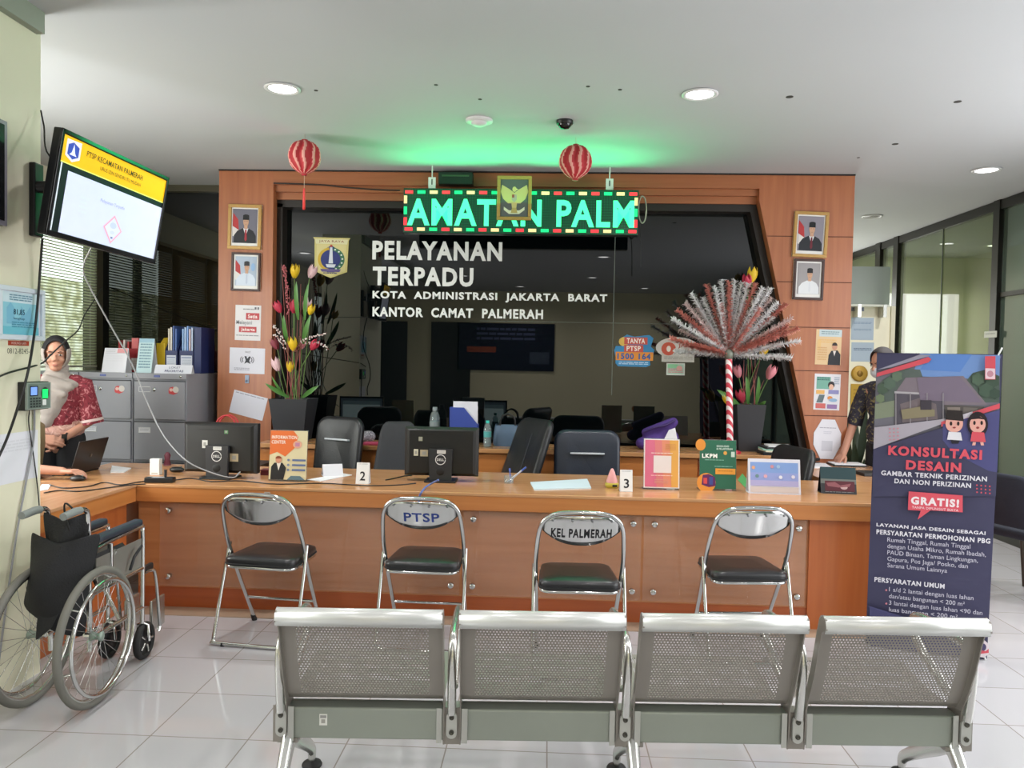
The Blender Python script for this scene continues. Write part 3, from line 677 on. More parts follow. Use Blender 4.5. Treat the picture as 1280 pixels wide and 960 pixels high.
    obj('brake_cable', fwd(G().tube(spline([(.088, -.14, .85), (.05, -.17, .9), (.03, -.12, .8), (.07, -.06, .6), (.1, .0, .5)], 5), .004, 6)), BRUB, t)
    return t
wheelchair()

# ================================================================ screens on the cream wall
S_ = .78/.73; c_ = EYEV + (Vector((-1.954, 3.362, 2.212))-EYEV)*S_
tvm = Matrix.Translation(c_) @ Matrix.Rotation(R(84.3), 4, 'Z') @ Matrix.Rotation(R(8.7), 4, 'X') @ Matrix.Rotation(R(2.1), 4, 'Y')
tv = thing('wall_television', 'tilted flat screen showing PTSP KECAMATAN PALMERAH on yellow above white', 'television')
tv.matrix_world = tvm
tw, th = .78, .46
obj('cabinet', G().box((-tw/2, -.005, -th/2), (tw/2, .035, th/2)).box((-tw/2+.06, .035, -th/2+.06), (tw/2-.1, .06, th/2-.1)), BLKP, tv, bevel=.005)
g = G()
for a, b in (((-tw/2, -.012, th/2-.018), (tw/2, -.004, th/2)), ((-tw/2, -.012, -th/2), (tw/2, -.004, -th/2+.024)), ((-tw/2, -.012, -th/2), (-tw/2+.016, -.004, th/2)), ((tw/2-.016, -.012, -th/2), (tw/2, -.004, th/2))): g.box(a, b)
obj('bezel', g, mat('gloss_black', '#101113', .12), tv, bevel=.002)
a = Art(tw-.032, th-.042, -.0055); E1 = .55
def em(h, e=E1): return (h, e)
dots = []
a.run([('r', 0, 0, 1, 1, em('#11161e', .2)), ('r', 0, 0, 1, .27, em('#e8b410')), ('r', 0, .27, 1, .283, em('#d8e070')), ('r', .012, .285, .022, 1, em('#cfd6e0')),
       ('r', .075, .345, 1, 1, em('#c5cbe2', .6)), ('p', [(.03, .03), (.15, .02), (.15, .2), (.09, .25), (.03, .2)], em('#d5d3da')),
       ('p', [(.045, .08), (.085, .045), (.135, .08), (.135, .18), (.09, .22), (.045, .18)], em('#3345a8')), ('p', [(.09, .06), (.105, .15), (.12, .18), (.06, .18), (.078, .15)], em('#d5d8ee')),
       ('t', 'PTSP KECAMATAN PALMERAH', .2, .065, .74, .125, em('#3c3a12', .4), .01), ('t', 'URUS IZIN SENDIRI ITU MUDAH', .33, .165, .73, .205, em('#4c4816', .4)),
       ('t', 'Pelayanan Terpadu', .38, .5, .61, .545, em('#8d93ae', .8)),
       ('p', [(.53, .63), (.62, .79), (.53, .96), (.44, .79)], em('#d9a6b4')), ('p', [(.53, .66), (.605, .79), (.53, .93), (.455, .79)], em('#c8cde3', .6)),
       ('e', .53, .75, .03, .035, em('#aab4cc', .8)), ('e', .53, .83, .02, .02, em('#b2bacf', .8)), ('r', .52, .88, .54, .9, em('#6d7898', .6)), ('l', .2, .55, .28, .75, 4, em('#b9c0d6', .85))])
obj('screen', a.g, a.mats, tv)
br = thing('wall_bracket', 'black swivel arm bracket holding the tilted screen on the cream wall', 'bracket', (0, 0, 0))
p = PX(41, 250, XW)
obj('wall_plate', G().box((XW, p.y-.03, p.z-.17), (XW+.03, p.y+.035, p.z+.17)), BLKM, br, bevel=.006)
q = tvm @ Vector((-.05, .06, .02))
obj('arm', G().tube([(XW+.02, p.y, p.z+.06), (XW+.12, p.y+.04, p.z+.07), q], .028, 10), BLKM, br)
obj('arm_joint', G().lathe([(.035, -.05), (.035, .05)], 14, 0, Matrix.Translation((XW+.1, p.y+.03, p.z+.07))), BLKM, br)
t = thing('wall_monitor', 'black flat screen on the cream wall cut off at the left', 'television', (0, 0, 0))
ye = PX(11, 215, -2.3).y; z1, z0 = PX(6, 150, -2.3).z, PX(6, 282, -2.3).z
obj('cabinet', bx((-2.37, ye-.75, z0), (-2.315, ye, z1)), BLKP, t, bevel=.006)
obj('bezel', bx((-2.315, ye-.75, z0), (-2.305, ye-.0, z1)), mat('grey_bezel', '#6d6a72', .35, .2), t, bevel=.003)
obj('screen', bx((-2.305, ye-.73, z0+.02), (-2.3, ye-.025, z1-.02)), mat('gloss_black', '#101113', .12), t)
obj('mount', bx((XW, ye-.5, z0+.1), (-2.37, ye-.2, z1-.1)), BLKM, t)

# ================================================================ things on the cream wall
def on_side(name, label, cat, x0, y0, x1, y1, ops, base='#e6e6ea', thick=.002, X=None, group=None):
    X = XW if X is None else X
    a, b = PX(x0, y0, X), PX(x1, y1, X); xm, ym = (x0+x1)/2, (y0+y1)/2
    w_ = PX(x1, ym, X).y-PX(x0, ym, X).y; h_ = PX(xm, y0, X).z-PX(xm, y1, X).z; c = PX(xm, ym, X)
    cy = (PX(x1, ym, X).y+PX(x0, ym, X).y)/2
    o = sheet_obj(name, w_, h_, thick, ops, base, None, (X, cy, c.z), (0, 0, R(90)))
    return tag(o, label, cat, group), w_, h_, cy, c.z
def frame4(name, w_, h_, b, d, m, parent, y0=0.):
    g = G()
    g.box((-w_/2, y0-d, -h_/2), (w_/2, y0, -h_/2+b)); g.box((-w_/2, y0-d, h_/2-b), (w_/2, y0, h_/2)); g.box((-w_/2, y0-d, -h_/2+b), (-w_/2+b, y0, h_/2-b)); g.box((w_/2-b, y0-d, -h_/2+b), (w_/2, y0, h_/2-b))
    return obj(name, g, m, parent, bevel=.003)
o, w_, h_, cy, cz = on_side('certificate', 'light blue certificate in a pale frame on the cream wall', 'certificate', -6, 359, 52, 425,
    [('r', .1, .1, .9, .9, '#8fc6d8'), ('r', .1, .1, .9, .3, '#cfe0ea'), ('r', .1, .75, .9, .9, '#6fb9cc'), ('p', [(.2, .7), (.2, .4), (.28, .3), (.36, .4), (.36, .6), (.5, .6), (.5, .35), (.6, .5), (.7, .35), (.8, .7)], '#7bb4cf'), ('t', '81,85', .34, .42, .58, .54, '#1e3a52', .02), ('t', 'lengkap', .34, .57, .58, .63, '#2f5670'), ('l', .25, .15, .75, .28, 3, '#6d93a8'), ('l', .3, .66, .8, .78, 3, '#4c90aa')], '#dfe3ea', .006)
frame4('frame', w_, h_, .022, .02, mat('pale_frame', '#cfd6e0', .4), o)
on_side('red_label', 'small red strip label under the blue certificate', 'label', 10, 426, 36, 432, [('t', 'HUBUNGI KAMI', .15, .25, .85, .75, '#e8c8c0')], '#a8442e', .001)
on_side('phone_number', 'phone number lettering below the red strip label', 'lettering', 5, 434, 40, 444, [('t', '0812-8245-0', .1, .15, 1, .8, '#5a564c')], '#dcd8c0', .0006)
on_side('paper_notice', 'large white paper notice taped low on the cream wall', 'notice', -12, 541, 47, 603, [('l', .15, .15, .85, .4, 4, '#d2d2da')], '#dcdce4', .001)
t, w_, h_, cy, cz = on_side('fingerprint_reader', 'green-lit fingerprint attendance reader on the cream wall', 'fingerprint reader', 22, 478, 52, 511,
    [('r', .04, .04, .96, .96, '#6d7c74'), ('r', .1, .12, .44, .5, '#1c2230'), ('r', .14, .16, .4, .46, ('#6d8fe0', .8)), ('e', .74, .42, .17, .24, '#2a3a30'), ('r', .62, .26, .86, .6, ('#18e860', 1.2))]
    + [('r', .1+.11*i, .56+.1*j, .18+.11*i, .62+.1*j, '#2a2e30') for i in range(4) for j in range(4)] + [('r', .58, .64, .74, .86, '#d8dcd8')], '#8a968e', .045)
obj('back_box', G().box((-w_/2-.002, -.036, -h_/2-.004), (w_/2, .0, h_/2+.004)), BLKP, t, bevel=.003)
# cables
def cable(label, pts, r, m, n=6, cat='cable'):
    o = obj('cable', G().tube(spline(pts, n), r, 6), m); return tag(o, label, cat)
BC, GC = mat('black_cable', '#141414', .5), mat('grey_cable', '#8e8f92', .5)
cable('thick black cable hanging from the tilted screen across the cream wall', [PX(53, 298, -2.34), PX(50, 340, -2.37), PX(45, 400, -2.38), PX(36, 460, -2.33), PX(22, 510, -2.33), PX(8, 550, -2.37), PX(-6, 580, -2.38)], .0062, BC)
cable('thin black cable looping from the reader past the woman to the dark glass', [PX(-4, 472, -2.4), PX(14, 465, -2.4), P(50, 455, 3.57), P(62, 445, 3.9), P(80, 428, 4.6), P(98, 412, 5.4), P(106, 393, 6.0), P(120, 372, 6.6), P(128, 358, 7.03)], .0045, BC)
cable('pale grey cable running down from behind the screen to the first monitor', [tvm @ Vector((.0, .06, -.2)), P(104, 335, 4.2), P(113, 360, 4.4), P(140, 410, 4.6), P(165, 455, 4.7), P(185, 505, 4.75), P(205, 545, 4.72), P(232, 575, 4.62), P(262, 590, 4.6), P(290, 597, 4.6), P(300, 590, 4.68)], .0042, GC)
cable('thin black cable dropping from the ceiling to the tilted screen', [PX(51, 138, -2.38), PX(55, 158, -2.36), PX(62, 195, -2.3), tvm @ Vector((-.1, .07, .1))], .004, BC)
cable('thin black wire hanging below the fingerprint reader', [PX(37, 512, -2.4), PX(36, 530, -2.4), PX(42, 570, -2.4), PX(47, 610, -2.4), PX(49, 632, -2.39)], .003, BC)
cable('grey wire hanging from the fingerprint reader to the floor', [PX(43, 512, -2.4), PX(42, 550, -2.4), PX(33, 600, -2.4), PX(22, 660, -2.4), PX(10, 740, -2.4), PX(-2, 830, -2.4)], .005, GC)

# ================================================================ filing cabinets and what stands on them
CAB = mat('filing_grey', '#94959d', .5, .1, .03)
def cabinet(x, label):
    w_, d, h = .443, .62, 1.385
    t = thing('filing_cabinet', label, 'filing cabinet', (x, 6.1, 0), 0, 'grey steel filing cabinets')
    obj('body', G().box((0, .018, 0), (w_, d, h)), CAB, t, bevel=.003)
    obj('top_rail', G().box((.0, .002, h-.045), (w_, .02, h)), CAB, t, bevel=.002)
    obj('lock', G().lathe([(.009, 0), (.009, .006), (.0001, .006)], 12, 0, Matrix.Translation((w_-.045, .002, h-.022)) @ Matrix.Rotation(R(90), 4, 'X')), CHROME, t)
    sheet_obj('name_badge', .05, .016, .001, [('r', .08, .2, .92, .8, '#6a74b0')], '#4a5490', t, (.2, .002, h-.022))['label'] = 'blue badge'
    for k in range(4):
        z1 = h-.055-k*.333; z0 = z1-.318 if k < 3 else .015
        if k == 3: z0 = .012
        dr = obj('drawer', G().box((.012, 0, z0), (w_-.012, .018, z1-.012)), CAB, t, bevel=.002)
        obj('drawer_pull', G().box((.012, .0, z1-.011), (w_-.012, .012, z1-.004)), mat('drawer_gap', '#3c3d42', .5), dr)
        lb = frame4('label_holder', .1, .046, .006, .004, mat('bright_holder', '#c9c9cc', .35, .3), dr); lb.location = (.1, 0, z1-.075)
        if k: sheet_obj('label_card', .09, .036, .001, [('l', .1, .2, .9, .8, 2, '#b2b2ba')], '#d4d4da', dr, (.1, 0, z1-.075))['label'] = 'white card'
        else:
            obj('latch', G().lathe([(.014, 0), (.012, .01), (.0001, .012)], 12, 0, Matrix.Translation((.18, 0, z1-.075)) @ Matrix.Rotation(R(90), 4, 'X') @ Matrix.Diagonal((.9, 1.4, 1, 1))), CHROME, dr)
            a = Art(.1, .075, -.0004); a.run([('p', [(.1, .55), (.2, .2), (.45, .1), (.62, .3), (.6, .7), (.9, .75), (.5, .98), (.15, .85)], '#c94a4e'), ('e', .7, .42, .25, .34, '#cfc9c4'), ('e', .32, .45, .14, .18, '#e0b8b0')])
            so = obj('sticker', a.g, a.mats, dr, (w_-.105, 0, z1-.08)); so['label'] = 'red and white sticker'
    return t
c0 = P(166, 467, 6.1).x
cabinet(c0, 'grey filing cabinet nearest the timber pillar, under the blue files')
cabinet(c0-.45, 'grey filing cabinet under the white tent calendar, middle of three')
cabinet(c0-.9, 'grey filing cabinet behind the standing woman')
H1 = 1.385
def at1(px, Y): p = P(px, 455, Y); return (p.x, Y, H1)
def tent(name, label, cat, w_, h_, d, ops, base, loc, rz=0, group=None, back='#d8d8dc', thick=.002):
    """folded card standing like an A"""
    t = thing(name, label, cat, loc, rz, group); an = math.atan2(d/2, h_); L = math.hypot(d/2, h_)
    o = sheet_obj('front_leaf', w_, L, thick, ops, base, t, (0, -d/4, h_/2), (-an, 0, 0))
    o2 = sheet_obj('back_leaf', w_, L, thick, [], back, t, (0, d/4, h_/2), (an, 0, R(0)))
    obj('foot', G().box((-w_/2, -d/2, 0), (w_/2, d/2, .0015)), ink(back), t)
    return t
tent('tent_calendar', 'white tent calendar with a pink corner on the middle cabinet', 'calendar', .2, .2, .1, [('r', .55, .02, .98, .2, '#e0a0a4'), ('l', .08, .06, .5, .2, 2, '#c8c8d0'), ('r', .05, .2, .95, .215, '#b8b8c2'), ('l', .1, .3, .8, .6, 3, '#d8d8e0')], '#dcdce4', at1(146, 6.2), 0)
for i, (px, h_, hcol) in enumerate(((149, .27, '#b23a3e'), (155, .275, '#d9d4d4'), (160, .26, '#b23a3e'))):
    g = G().box((-.008, 0, 0), (.008, .2, h_)); o = obj('booklet', g, ink(hcol), None, at1(px, 6.42), (0, 0, R(2*(i-1))), bevel=.002)
    tag(o, ('dark red booklet at the left behind the tent calendar', 'pale booklet between two dark red ones behind the tent calendar', 'dark red booklet at the right behind the tent calendar')[i], 'booklet', 'booklets behind the tent calendar')
t = thing('leaflet_box', 'red leaflet box with a white front label beside the pale blue card', 'box', at1(168, 6.34))
obj('box', G().box((-.05, 0, 0), (.05, .12, .2)), ink('#9c2a33'), t, bevel=.002); sheet_obj('label_panel', .075, .1, .001, [('l', .1, .2, .9, .8, 3, '#b9b0b0')], '#cfcaca', t, (.01, 0, .07)); obj('leaflets', G().box((-.035, .02, .02), (.02, .06, .29)).box((.025, .03, .02), (.04, .08, .27)), ink('#c86a6c'), t)
tent('tent_card', 'pale blue tent card with rows of print on the filing cabinet', 'card', .135, .285, .1, [('r', 0, 0, 1, .12, '#9fc3d6'), ('l', .12, .15, .88, .9, 9, '#7fa0b0')], '#c4dde2', at1(184, 6.28), R(-4))
t = thing('magazine_file', 'yellow magazine file beside the navy files', 'file holder', at1(201, 6.36))
obj('holder', G().prism([(0, 0), (.24, 0), (.24, .3), (.12, .3), (0, .2)], .07, 0, Matrix.Translation((-.035, 0, 0)) @ Matrix(((0, 0, 1, 0), (1, 0, 0, 0), (0, 1, 0, 0), (0, 0, 0, 1)))), mat('yellow_card', '#c9a81c', .6), t, bevel=.002)
obj('spine', G().box((-.036, -.004, 0), (.036, .002, .25)), mat('yellow_card', '#c9a81c', .6), t)
NAVY = mat('navy_card', '#1f2b5c', .5)
for px, lab in ((214, 'navy magazine file with white label, nearer the yellow file'), (233, 'wide navy magazine file with pale blue folders, at the cabinet end')):
    wd = .1 if px == 214 else .12
    t = thing('magazine_file', lab, 'file holder', at1(px, 6.36), 0, 'navy magazine files')
    g = G().box((-wd/2, 0, 0), (wd/2, .006, .19)).box((-wd/2, .25, 0), (wd/2, .256, .32)).box((-wd/2, 0, 0), (wd/2, .256, .006))
    for s in (-1, 1): g.prism([(0, 0), (.25, 0), (.25, .33), (.1, .33), (0, .19)], .005, 0, Matrix.Translation((s*wd/2-.0025, 0, 0)) @ Matrix(((0, 0, 1, 0), (1, 0, 0, 0), (0, 1, 0, 0), (0, 0, 0, 1))))
    obj('holder', g, NAVY, t)
    sheet_obj('label_panel', wd*.8, .12, .001, [('r', .05, .1, .95, .2, '#8f98b4'), ('l', .1, .3, .9, .8, 4, '#b0b6c4')], '#ccd0da', t, (0, 0, .09))
    cols = ['#c9c2b2', '#d8d4cc', '#3e568c', '#44619c'] if px == 214 else ['#8fb0dc', '#a8c0e0', '#7a9cd0', '#cdb8c0', '#b8cbe4']
    for k, hcol in enumerate(cols):
        xk = -wd/2+.012+k*(wd-.02)/len(cols)
        o = obj('folder', G().box((xk, .02, .008), (xk+.012, .235, .375+.012*((k*7) % 3))), ink(hcol), None, at1(px, 6.36))
        tag(o, ('cream' if k < 2 and px == 214 else 'blue' if px == 214 else 'pale') + (' folder standing in the navy file nearer the yellow file' if px == 214 else ' folder standing in the wide navy file at the cabinet end'), 'folder', ('cream folders in the narrow navy file' if k < 2 else 'blue folders in the narrow navy file') if px == 214 else 'folders in the wide navy file')
o = obj('binder', G().box((-.03, 0, 0), (.03, .26, .39)), NAVY, None, at1(247, 6.36), bevel=.003); tag(o, 'tall plain navy binder at the right end of the cabinet top', 'binder')
tent('name_sign', 'white folded sign reading LOKET PRIORITAS on the filing cabinet', 'sign', .31, .07, .06, [('t', 'LOKET', .38, .18, .68, .42, '#6d6f8c', .01), ('t', 'PRIORITAS', .28, .58, .78, .84, '#4d4f78', .03)], '#dcdee8', at1(218, 6.16), 0)

# ================================================================ on the timber pillars
GOLD = mat('gilt_frame', '#b08a4c', .4, .2, .12, 40); DBR = mat('dark_brown_wood_frame', '#3a1d18', .4)
def suit(bg, coat, shirt, tie, flag=True, cap='#1a1a1e', skin='#c39a80', dark=True):
    o = [('r', 0, 0, 1, 1, bg)]
    if flag: o += [('p', [(0, .1), (.22, .3), (.26, .62), (0, .5)], '#b2383a'), ('p', [(0, .5), (.26, .62), (.24, .85), (0, .8)], '#d8d2d0')]
    o += [('p', [(.05, 1), (.06, .78), (.2, .64), (.42, .56), (.66, .56), (.86, .64), (.97, .78), (.98, 1)], coat),
          ('p', [(.44, .56), (.55, .8), (.66, .56)], shirt), ('p', [(.52, .6), (.58, .6), (.6, .9), (.55, .96), (.5, .9)], tie),
          ('r', .48, .44, .62, .58, skin), ('e', .55, .36, .115, .155, skin), ('p', [(.42, .31), (.425, .17), (.5, .145), (.6, .145), (.675, .17), (.68, .31)], cap),
          ('r', .48, .345, .525, .355, '#4a3328'), ('r', .575, .345, .62, .355, '#4a3328'), ('r', .515, .45, .585, .458, '#8a5a4c')]
    return o
def portrait(name, label, x0, y0, x1, y1, ops, fm, b, base, roll=0):
    o = on_wall(name, label, 'framed portrait', x0, y0, x1, y1, YW, [('r', .13, .1, .87, .86, base)]+[], '#e2e0de', .012, 'framed portraits on the timber pillars', roll)
    w_, h_ = o.dimensions.x, o.dimensions.z
    a = Art(w_*.72, h_*.74, -.0135); a.run(ops); obj('picture', a.g, a.mats, o, (0, 0, h_*.015))
    frame4('frame', w_, h_, b, .024, fm, o); return o
portrait('framed_portrait', 'gilt-framed portrait of a person in black suit and red tie, left pillar', 286, 256, 327.5, 312, suit('#6f6e7c', '#25262c', '#d8d8dc', '#a02c38'), GOLD, .028, '#6f6e7c', R(1.2))
portrait('framed_portrait', 'brown-framed portrait of a person in white uniform, left pillar', 290, 316, 326, 364, suit('#aab8cc', '#ccd6e6', '#ccd6e6', '#b9c4d8', True, '#2a2a30')+[('e', .85, .35, .1, .14, '#8fb0d8')], DBR, .018, '#aab8cc', R(1))
portrait('framed_portrait', 'gilt-framed portrait of a person in black suit and dark tie, right pillar', 991, 265, 1034, 322, suit('#8a8590', '#25282e', '#d4d4d8', '#6a2430'), GOLD, .026, '#8a8590', R(2))
portrait('framed_portrait', 'brown-framed portrait of a person dressed in white, right pillar', 991, 324, 1029, 375, suit('#9a9698', '#d8dade', '#d8dade', '#cfd2d8', False, '#1d1d20'), DBR, .02, '#9a9698', R(1))
on_wall('notice', 'white notice reading Setia Melayani Jakarta on the left pillar', 'notice', 294, 381.5, 326, 425.5, YW,
    [('l', .3, .1, .75, .16, 1, '#8a8a90'), ('r', .75, .05, .82, .12, '#5a5a66'), ('r', .86, .05, .92, .12, '#5a5a66'), ('r', .42, .22, .94, .41, '#b8444a'), ('t', 'Setia', .5, .26, .86, .37, '#f0e4e2', .03),
     ('t', 'Melayani', .05, .43, .66, .58, '#8a8c92', .01), ('r', .16, .61, .84, .77, '#b8444a'), ('t', 'Jakarta', .24, .645, .78, .755, '#f0e4e2', .03), ('l', .06, .85, .94, .89, 1, '#85868c')], '#dcdade', .001, roll=R(1))
on_wall('notice', 'white landscape notice with a black ringing symbol on the left pillar', 'notice', 287, 435, 331, 467, YW,
    [('t', 'PAKET', .44, .12, .6, .2, '#6a6a78'), ('p', [(.42, .32), (.48, .32), (.5, .42), (.56, .32), (.6, .34), (.56, .5), (.6, .62), (.5, .56), (.42, .62), (.46, .48)], '#2c2d36'),
     ('p', ell_pts(.5, .46, .2, .2, 8, -40, 40)+ell_pts(.5, .46, .18, .18, 8, -40, 40)[::-1], '#5a5b66'), ('p', ell_pts(.5, .46, .15, .15, 8, -40, 40)+ell_pts(.5, .46, .125, .125, 8, -40, 40)[::-1], '#5a5b66'),
     ('p', ell_pts(.5, .46, .2, .2, 8, 140, 220)+ell_pts(.5, .46, .18, .18, 8, 140, 220)[::-1], '#5a5b66'), ('p', ell_pts(.5, .46, .15, .15, 8, 140, 220)+ell_pts(.5, .46, .125, .125, 8, 140, 220)[::-1], '#5a5b66'), ('l', .14, .78, .6, .9, 2, '#a5a5b2')], '#d6d6e2', .001, roll=R(1))
p = P(309, 474, YW); t = thing('wall_hook', 'small pale blue hook below the landscape notice', 'hook', (p.x, YW, p.z))
obj('plate', G().box((-.018, -.006, -.035), (.018, 0, .035)), mat('pale_blue_plastic', '#8f9fb8', .4), t, bevel=.004)
obj('prong', G().tube([(0, -.005, .0), (0, -.02, -.02), (0, -.022, -.005)], .004, 6), mat('pale_blue_plastic', '#8f9fb8', .4), t)
on_wall('notice', 'plain white sheet pinned at a slant low on the left pillar', 'notice', 289, 492, 332, 521, YW, [('l', .06, .06, .9, .14, 1, '#9a9aa8')], '#d2d2de', .001, roll=R(13.5))
on_wall('notice', 'peach notice with a person in a dark suit on the right pillar', 'notice', 1019.5, 412, 1051.5, 456, YW,
    [('r', .12, 0, 1, .2, '#b9c8cc'), ('l', .2, .05, .9, .16, 2, '#7f9499'), ('l', .1, .28, .8, .4, 2, '#d8b070'), ('r', .06, .3, .2, .6, '#d9b67c'), ('l', .08, .5, .45, .9, 6, '#c9a070'), ('p', [(.5, 1), (.52, .72), (.62, .6), (.86, .58), (.98, .7), (.98, 1)], '#22232a'), ('p', [(.68, .6), (.74, .75), (.8, .6)], '#d8d0cc'), ('e', .74, .48, .1, .1, '#c28f74'), ('p', ell_pts(.74, .45, .105, .09, 10, 180, 360), '#2a1f1c')], '#d6b98f', .001, roll=R(1))
on_wall('notice', 'white poster with coloured picture blocks on the right pillar', 'notice', 1017.5, 467.5, 1050, 512.5, YW,
    [('r', .08, .08, .62, .42, '#6fa394'), ('l', .1, .1, .6, .2, 2, '#2e5c60'), ('e', .65, .3, .13, .1, '#2b2426'), ('e', .65, .36, .09, .08, '#d4ab94'), ('r', .55, .44, .95, .55, '#8484b4'), ('r', .08, .45, .4, .56, '#d8a860'), ('p', [(.1, .8), (.2, .58), (.42, .58), (.34, .8)], '#5b6a70'), ('r', .08, .82, .46, .96, '#c0625e'), ('r', .52, .84, .9, .96, '#8a70a0'), ('e', .62, .66, .1, .05, '#d08848'), ('e', .74, .72, .16, .05, '#88a8c4'), ('l', .75, .08, .95, .3, 4, '#9aa8b8')], '#d4d4da', .001, roll=R(1))
a, b = P(1017.5, 524, YW), P(1050, 574, YW); w_, h_ = b.x-a.x, a.z-b.z
g = Art(w_, h_, -.006); g.mi('#d4d4dc')
pts = [(.28, 0), (.75, 0), (1, .35), (1, .65), (.75, 1), (.28, 1), (0, .65), (0, .35)]
g.g.prism([((u-.5)*w_, (.5-v)*h_) for u, v in pts], .006, 0, Matrix.Rotation(R(90), 4, 'X')); g.run([('l', .2, .2, .8, .24, 1, '#9a9aa8'), ('l', .35, .3, .65, .38, 2, '#bcbcc8'), ('r', .3, .54, .7, .8, '#bdbdc6')])
tag(obj('notice', g.g, g.mats, None, ((a.x+b.x)/2, YW, (a.z+b.z)/2), (0, R(1), 0)), 'white eight-sided notice low on the right pillar', 'notice')

# ================================================================ lettering, crest and stickers on the dark glass
LET = mat('pale_letter', '#e2e4e2', .4, .0); 
def wall_text(s, x0, y0, x1, y1, bold, label, d=.012):
    a, b = P(x0, y0, YG), P(x1, y1, YG); a2 = P(x1, y0+(x1-x0)*.013, YG); b2 = P(x0, y1-(x1-x0)*.0, YG)
    v, f, tx0, tx1, ty0, ty1 = text_geo(s, bold, .5)
    w_ = a2.x-a.x; h_ = a.z-P(x0, y1, YG).z; g = G()
    g.add([((p[0]-tx0)/(tx1-tx0)*w_, -d-.001+(.5-p[2])*d, (p[1]-ty0)/(ty1-ty0)*h_) for p in v], f)
    z = P((x0+x1)/2, (y1+y1+(x1-x0)*.013)/2, YG).z
    return tag(obj('lettering', g, LET, None, (a.x, YG, z)), label, 'lettering')
wall_text('PELAYANAN', 466, 301, 628, 324.5, .035, 'large raised letters reading PELAYANAN on the dark glass')
wall_text('TERPADU', 466.5, 333.5, 592, 357, .035, 'large raised letters reading TERPADU below PELAYANAN')
wall_text('KOTA  ADMINISTRASI  JAKARTA  BARAT', 466, 364, 759, 376, .035, 'small raised letters reading KOTA ADMINISTRASI JAKARTA BARAT', .008)
wall_text('KANTOR  CAMAT  PALMERAH', 466, 384, 679, 396, .035, 'small raised letters reading KANTOR CAMAT PALMERAH', .008)
a, b = P(391.5, 297, YG), P(437, 348, YG); w_, h_ = b.x-a.x, a.z-b.z
A_ = Art(w_, h_, -.01); A_.mi('#c9bd7c')
sh = [(0, 0), (1, 0), (.96, .06), (.94, .84), (.5, 1), (.06, .84), (.04, .06)]
A_.g.prism([((u-.5)*w_, (.5-v)*h_) for u, v in sh][::-1], .01, 0, Matrix.Rotation(R(90), 4, 'X'))
A_.run([('p', [(.05, .04), (.95, .04), (.92, .16), (.08, .16)], '#d6d0a8'), ('t', 'JAYA RAYA', .16, .065, .84, .135, '#8a4a3c', .01),
        ('p', [(.1, .17), (.9, .17), (.89, .82), (.5, .96), (.11, .82)], '#d2c68c'), ('p', [(.5, .19), (.7, .3), (.74, .62), (.6, .86), (.4, .86), (.26, .62), (.3, .3)], '#2c3674'), ('e', .5, .56, .3, .26, '#2c3674'),
        ('p', ell_pts(.5, .54, .36, .3, 12, 100, 260)+ell_pts(.5, .54, .28, .24, 12, 100, 260)[::-1], '#c8a83c'), ('p', ell_pts(.5, .54, .37, .3, 12, -80, 70)+ell_pts(.5, .54, .26, .22, 12, -80, 70)[::-1], '#3a6c50')]
       + [('e', .5+.31*math.cos(R(k)), .54+.26*math.sin(R(k)), .025, .02, '#d8dcd8') for k in range(-70, 70, 22)]
       + [('p', [(.47, .24), (.53, .24), (.56, .64), (.44, .64)], '#cdd2dc'), ('p', [(.36, .66), (.64, .66), (.6, .74), (.4, .74)], '#cdd2dc'), ('p', [(.22, .78), (.78, .78), (.74, .85), (.26, .85)], '#6a5c8c'), ('e', .5, .205, .035, .03, '#b0443c'), ('l', .3, .87, .7, .91, 1, '#2c3674')])
tag(obj('crest', A_.g, A_.mats, None, ((a.x+b.x)/2, YG, (a.z+b.z)/2), (0, R(1), 0)), 'yellow shield crest headed JAYA RAYA on the dark glass', 'crest')
a, b = P(767, 418, YG), P(818, 459, YG); w_, h_ = b.x-a.x, a.z-b.z
A_ = Art(w_, h_, -.002)
A_.run([('p', [(.02, .5), (.06, .36), (.2, .36), (.2, .1), (.32, 0), (.5, .06), (.86, .0), (.96, .1), (.9, .36), (.99, .46), (.96, .62), (.88, .7), (.9, .94), (.8, 1), (.12, .99), (.06, .9), (.06, .7)], '#3f86b8'), ('e', .25, .22, .12, .14, '#d9b45c'), ('r', .26, .08, .82, .3, '#c2574e'), ('t', 'TANYA', .32, .11, .76, .27, '#f0e6e2', .03), ('r', .26, .32, .72, .54, '#c2574e'), ('t', 'PTSP', .32, .35, .66, .51, '#f0e6e2', .03), ('r', .06, .54, .96, .8, '#d98c3c'), ('t', '1500 164', .1, .575, .9, .77, '#2e5ea0', .04), ('l', .14, .85, .86, .95, 2, '#bcd6e8')])
tag(obj('sticker', A_.g, A_.mats, None, ((a.x+b.x)/2, YG, (a.z+b.z)/2)), 'blue cloud-shaped sticker reading TANYA PTSP 1500 164 on the dark glass', 'sticker')
a, b = P(820, 421, YG), P(873, 454, YG); w_, h_ = b.x-a.x, a.z-b.z
A_ = Art(w_, h_, -.002)
A_.run([('p', ell_pts(.5, .42, .5, .42, 26), '#c9c6c2'), ('r', .14, .6, .9, .97, '#bdbab4'), ('e', .3, .46, .17, .26, '#c25a48'), ('e', .3, .46, .05, .12, '#e6ded6'), ('t', 'JAKI', .52, .24, .82, .44, '#b0584c', .02), ('l', .52, .5, .9, .6, 2, '#b09a90'), ('l', .2, .76, .86, .9, 2, '#a09c94')])
tag(obj('sticker', A_.g, A_.mats, None, ((a.x+b.x)/2, YG, (a.z+b.z)/2)), 'pale rounded sticker with a red disc beside the tinsel palm', 'sticker')
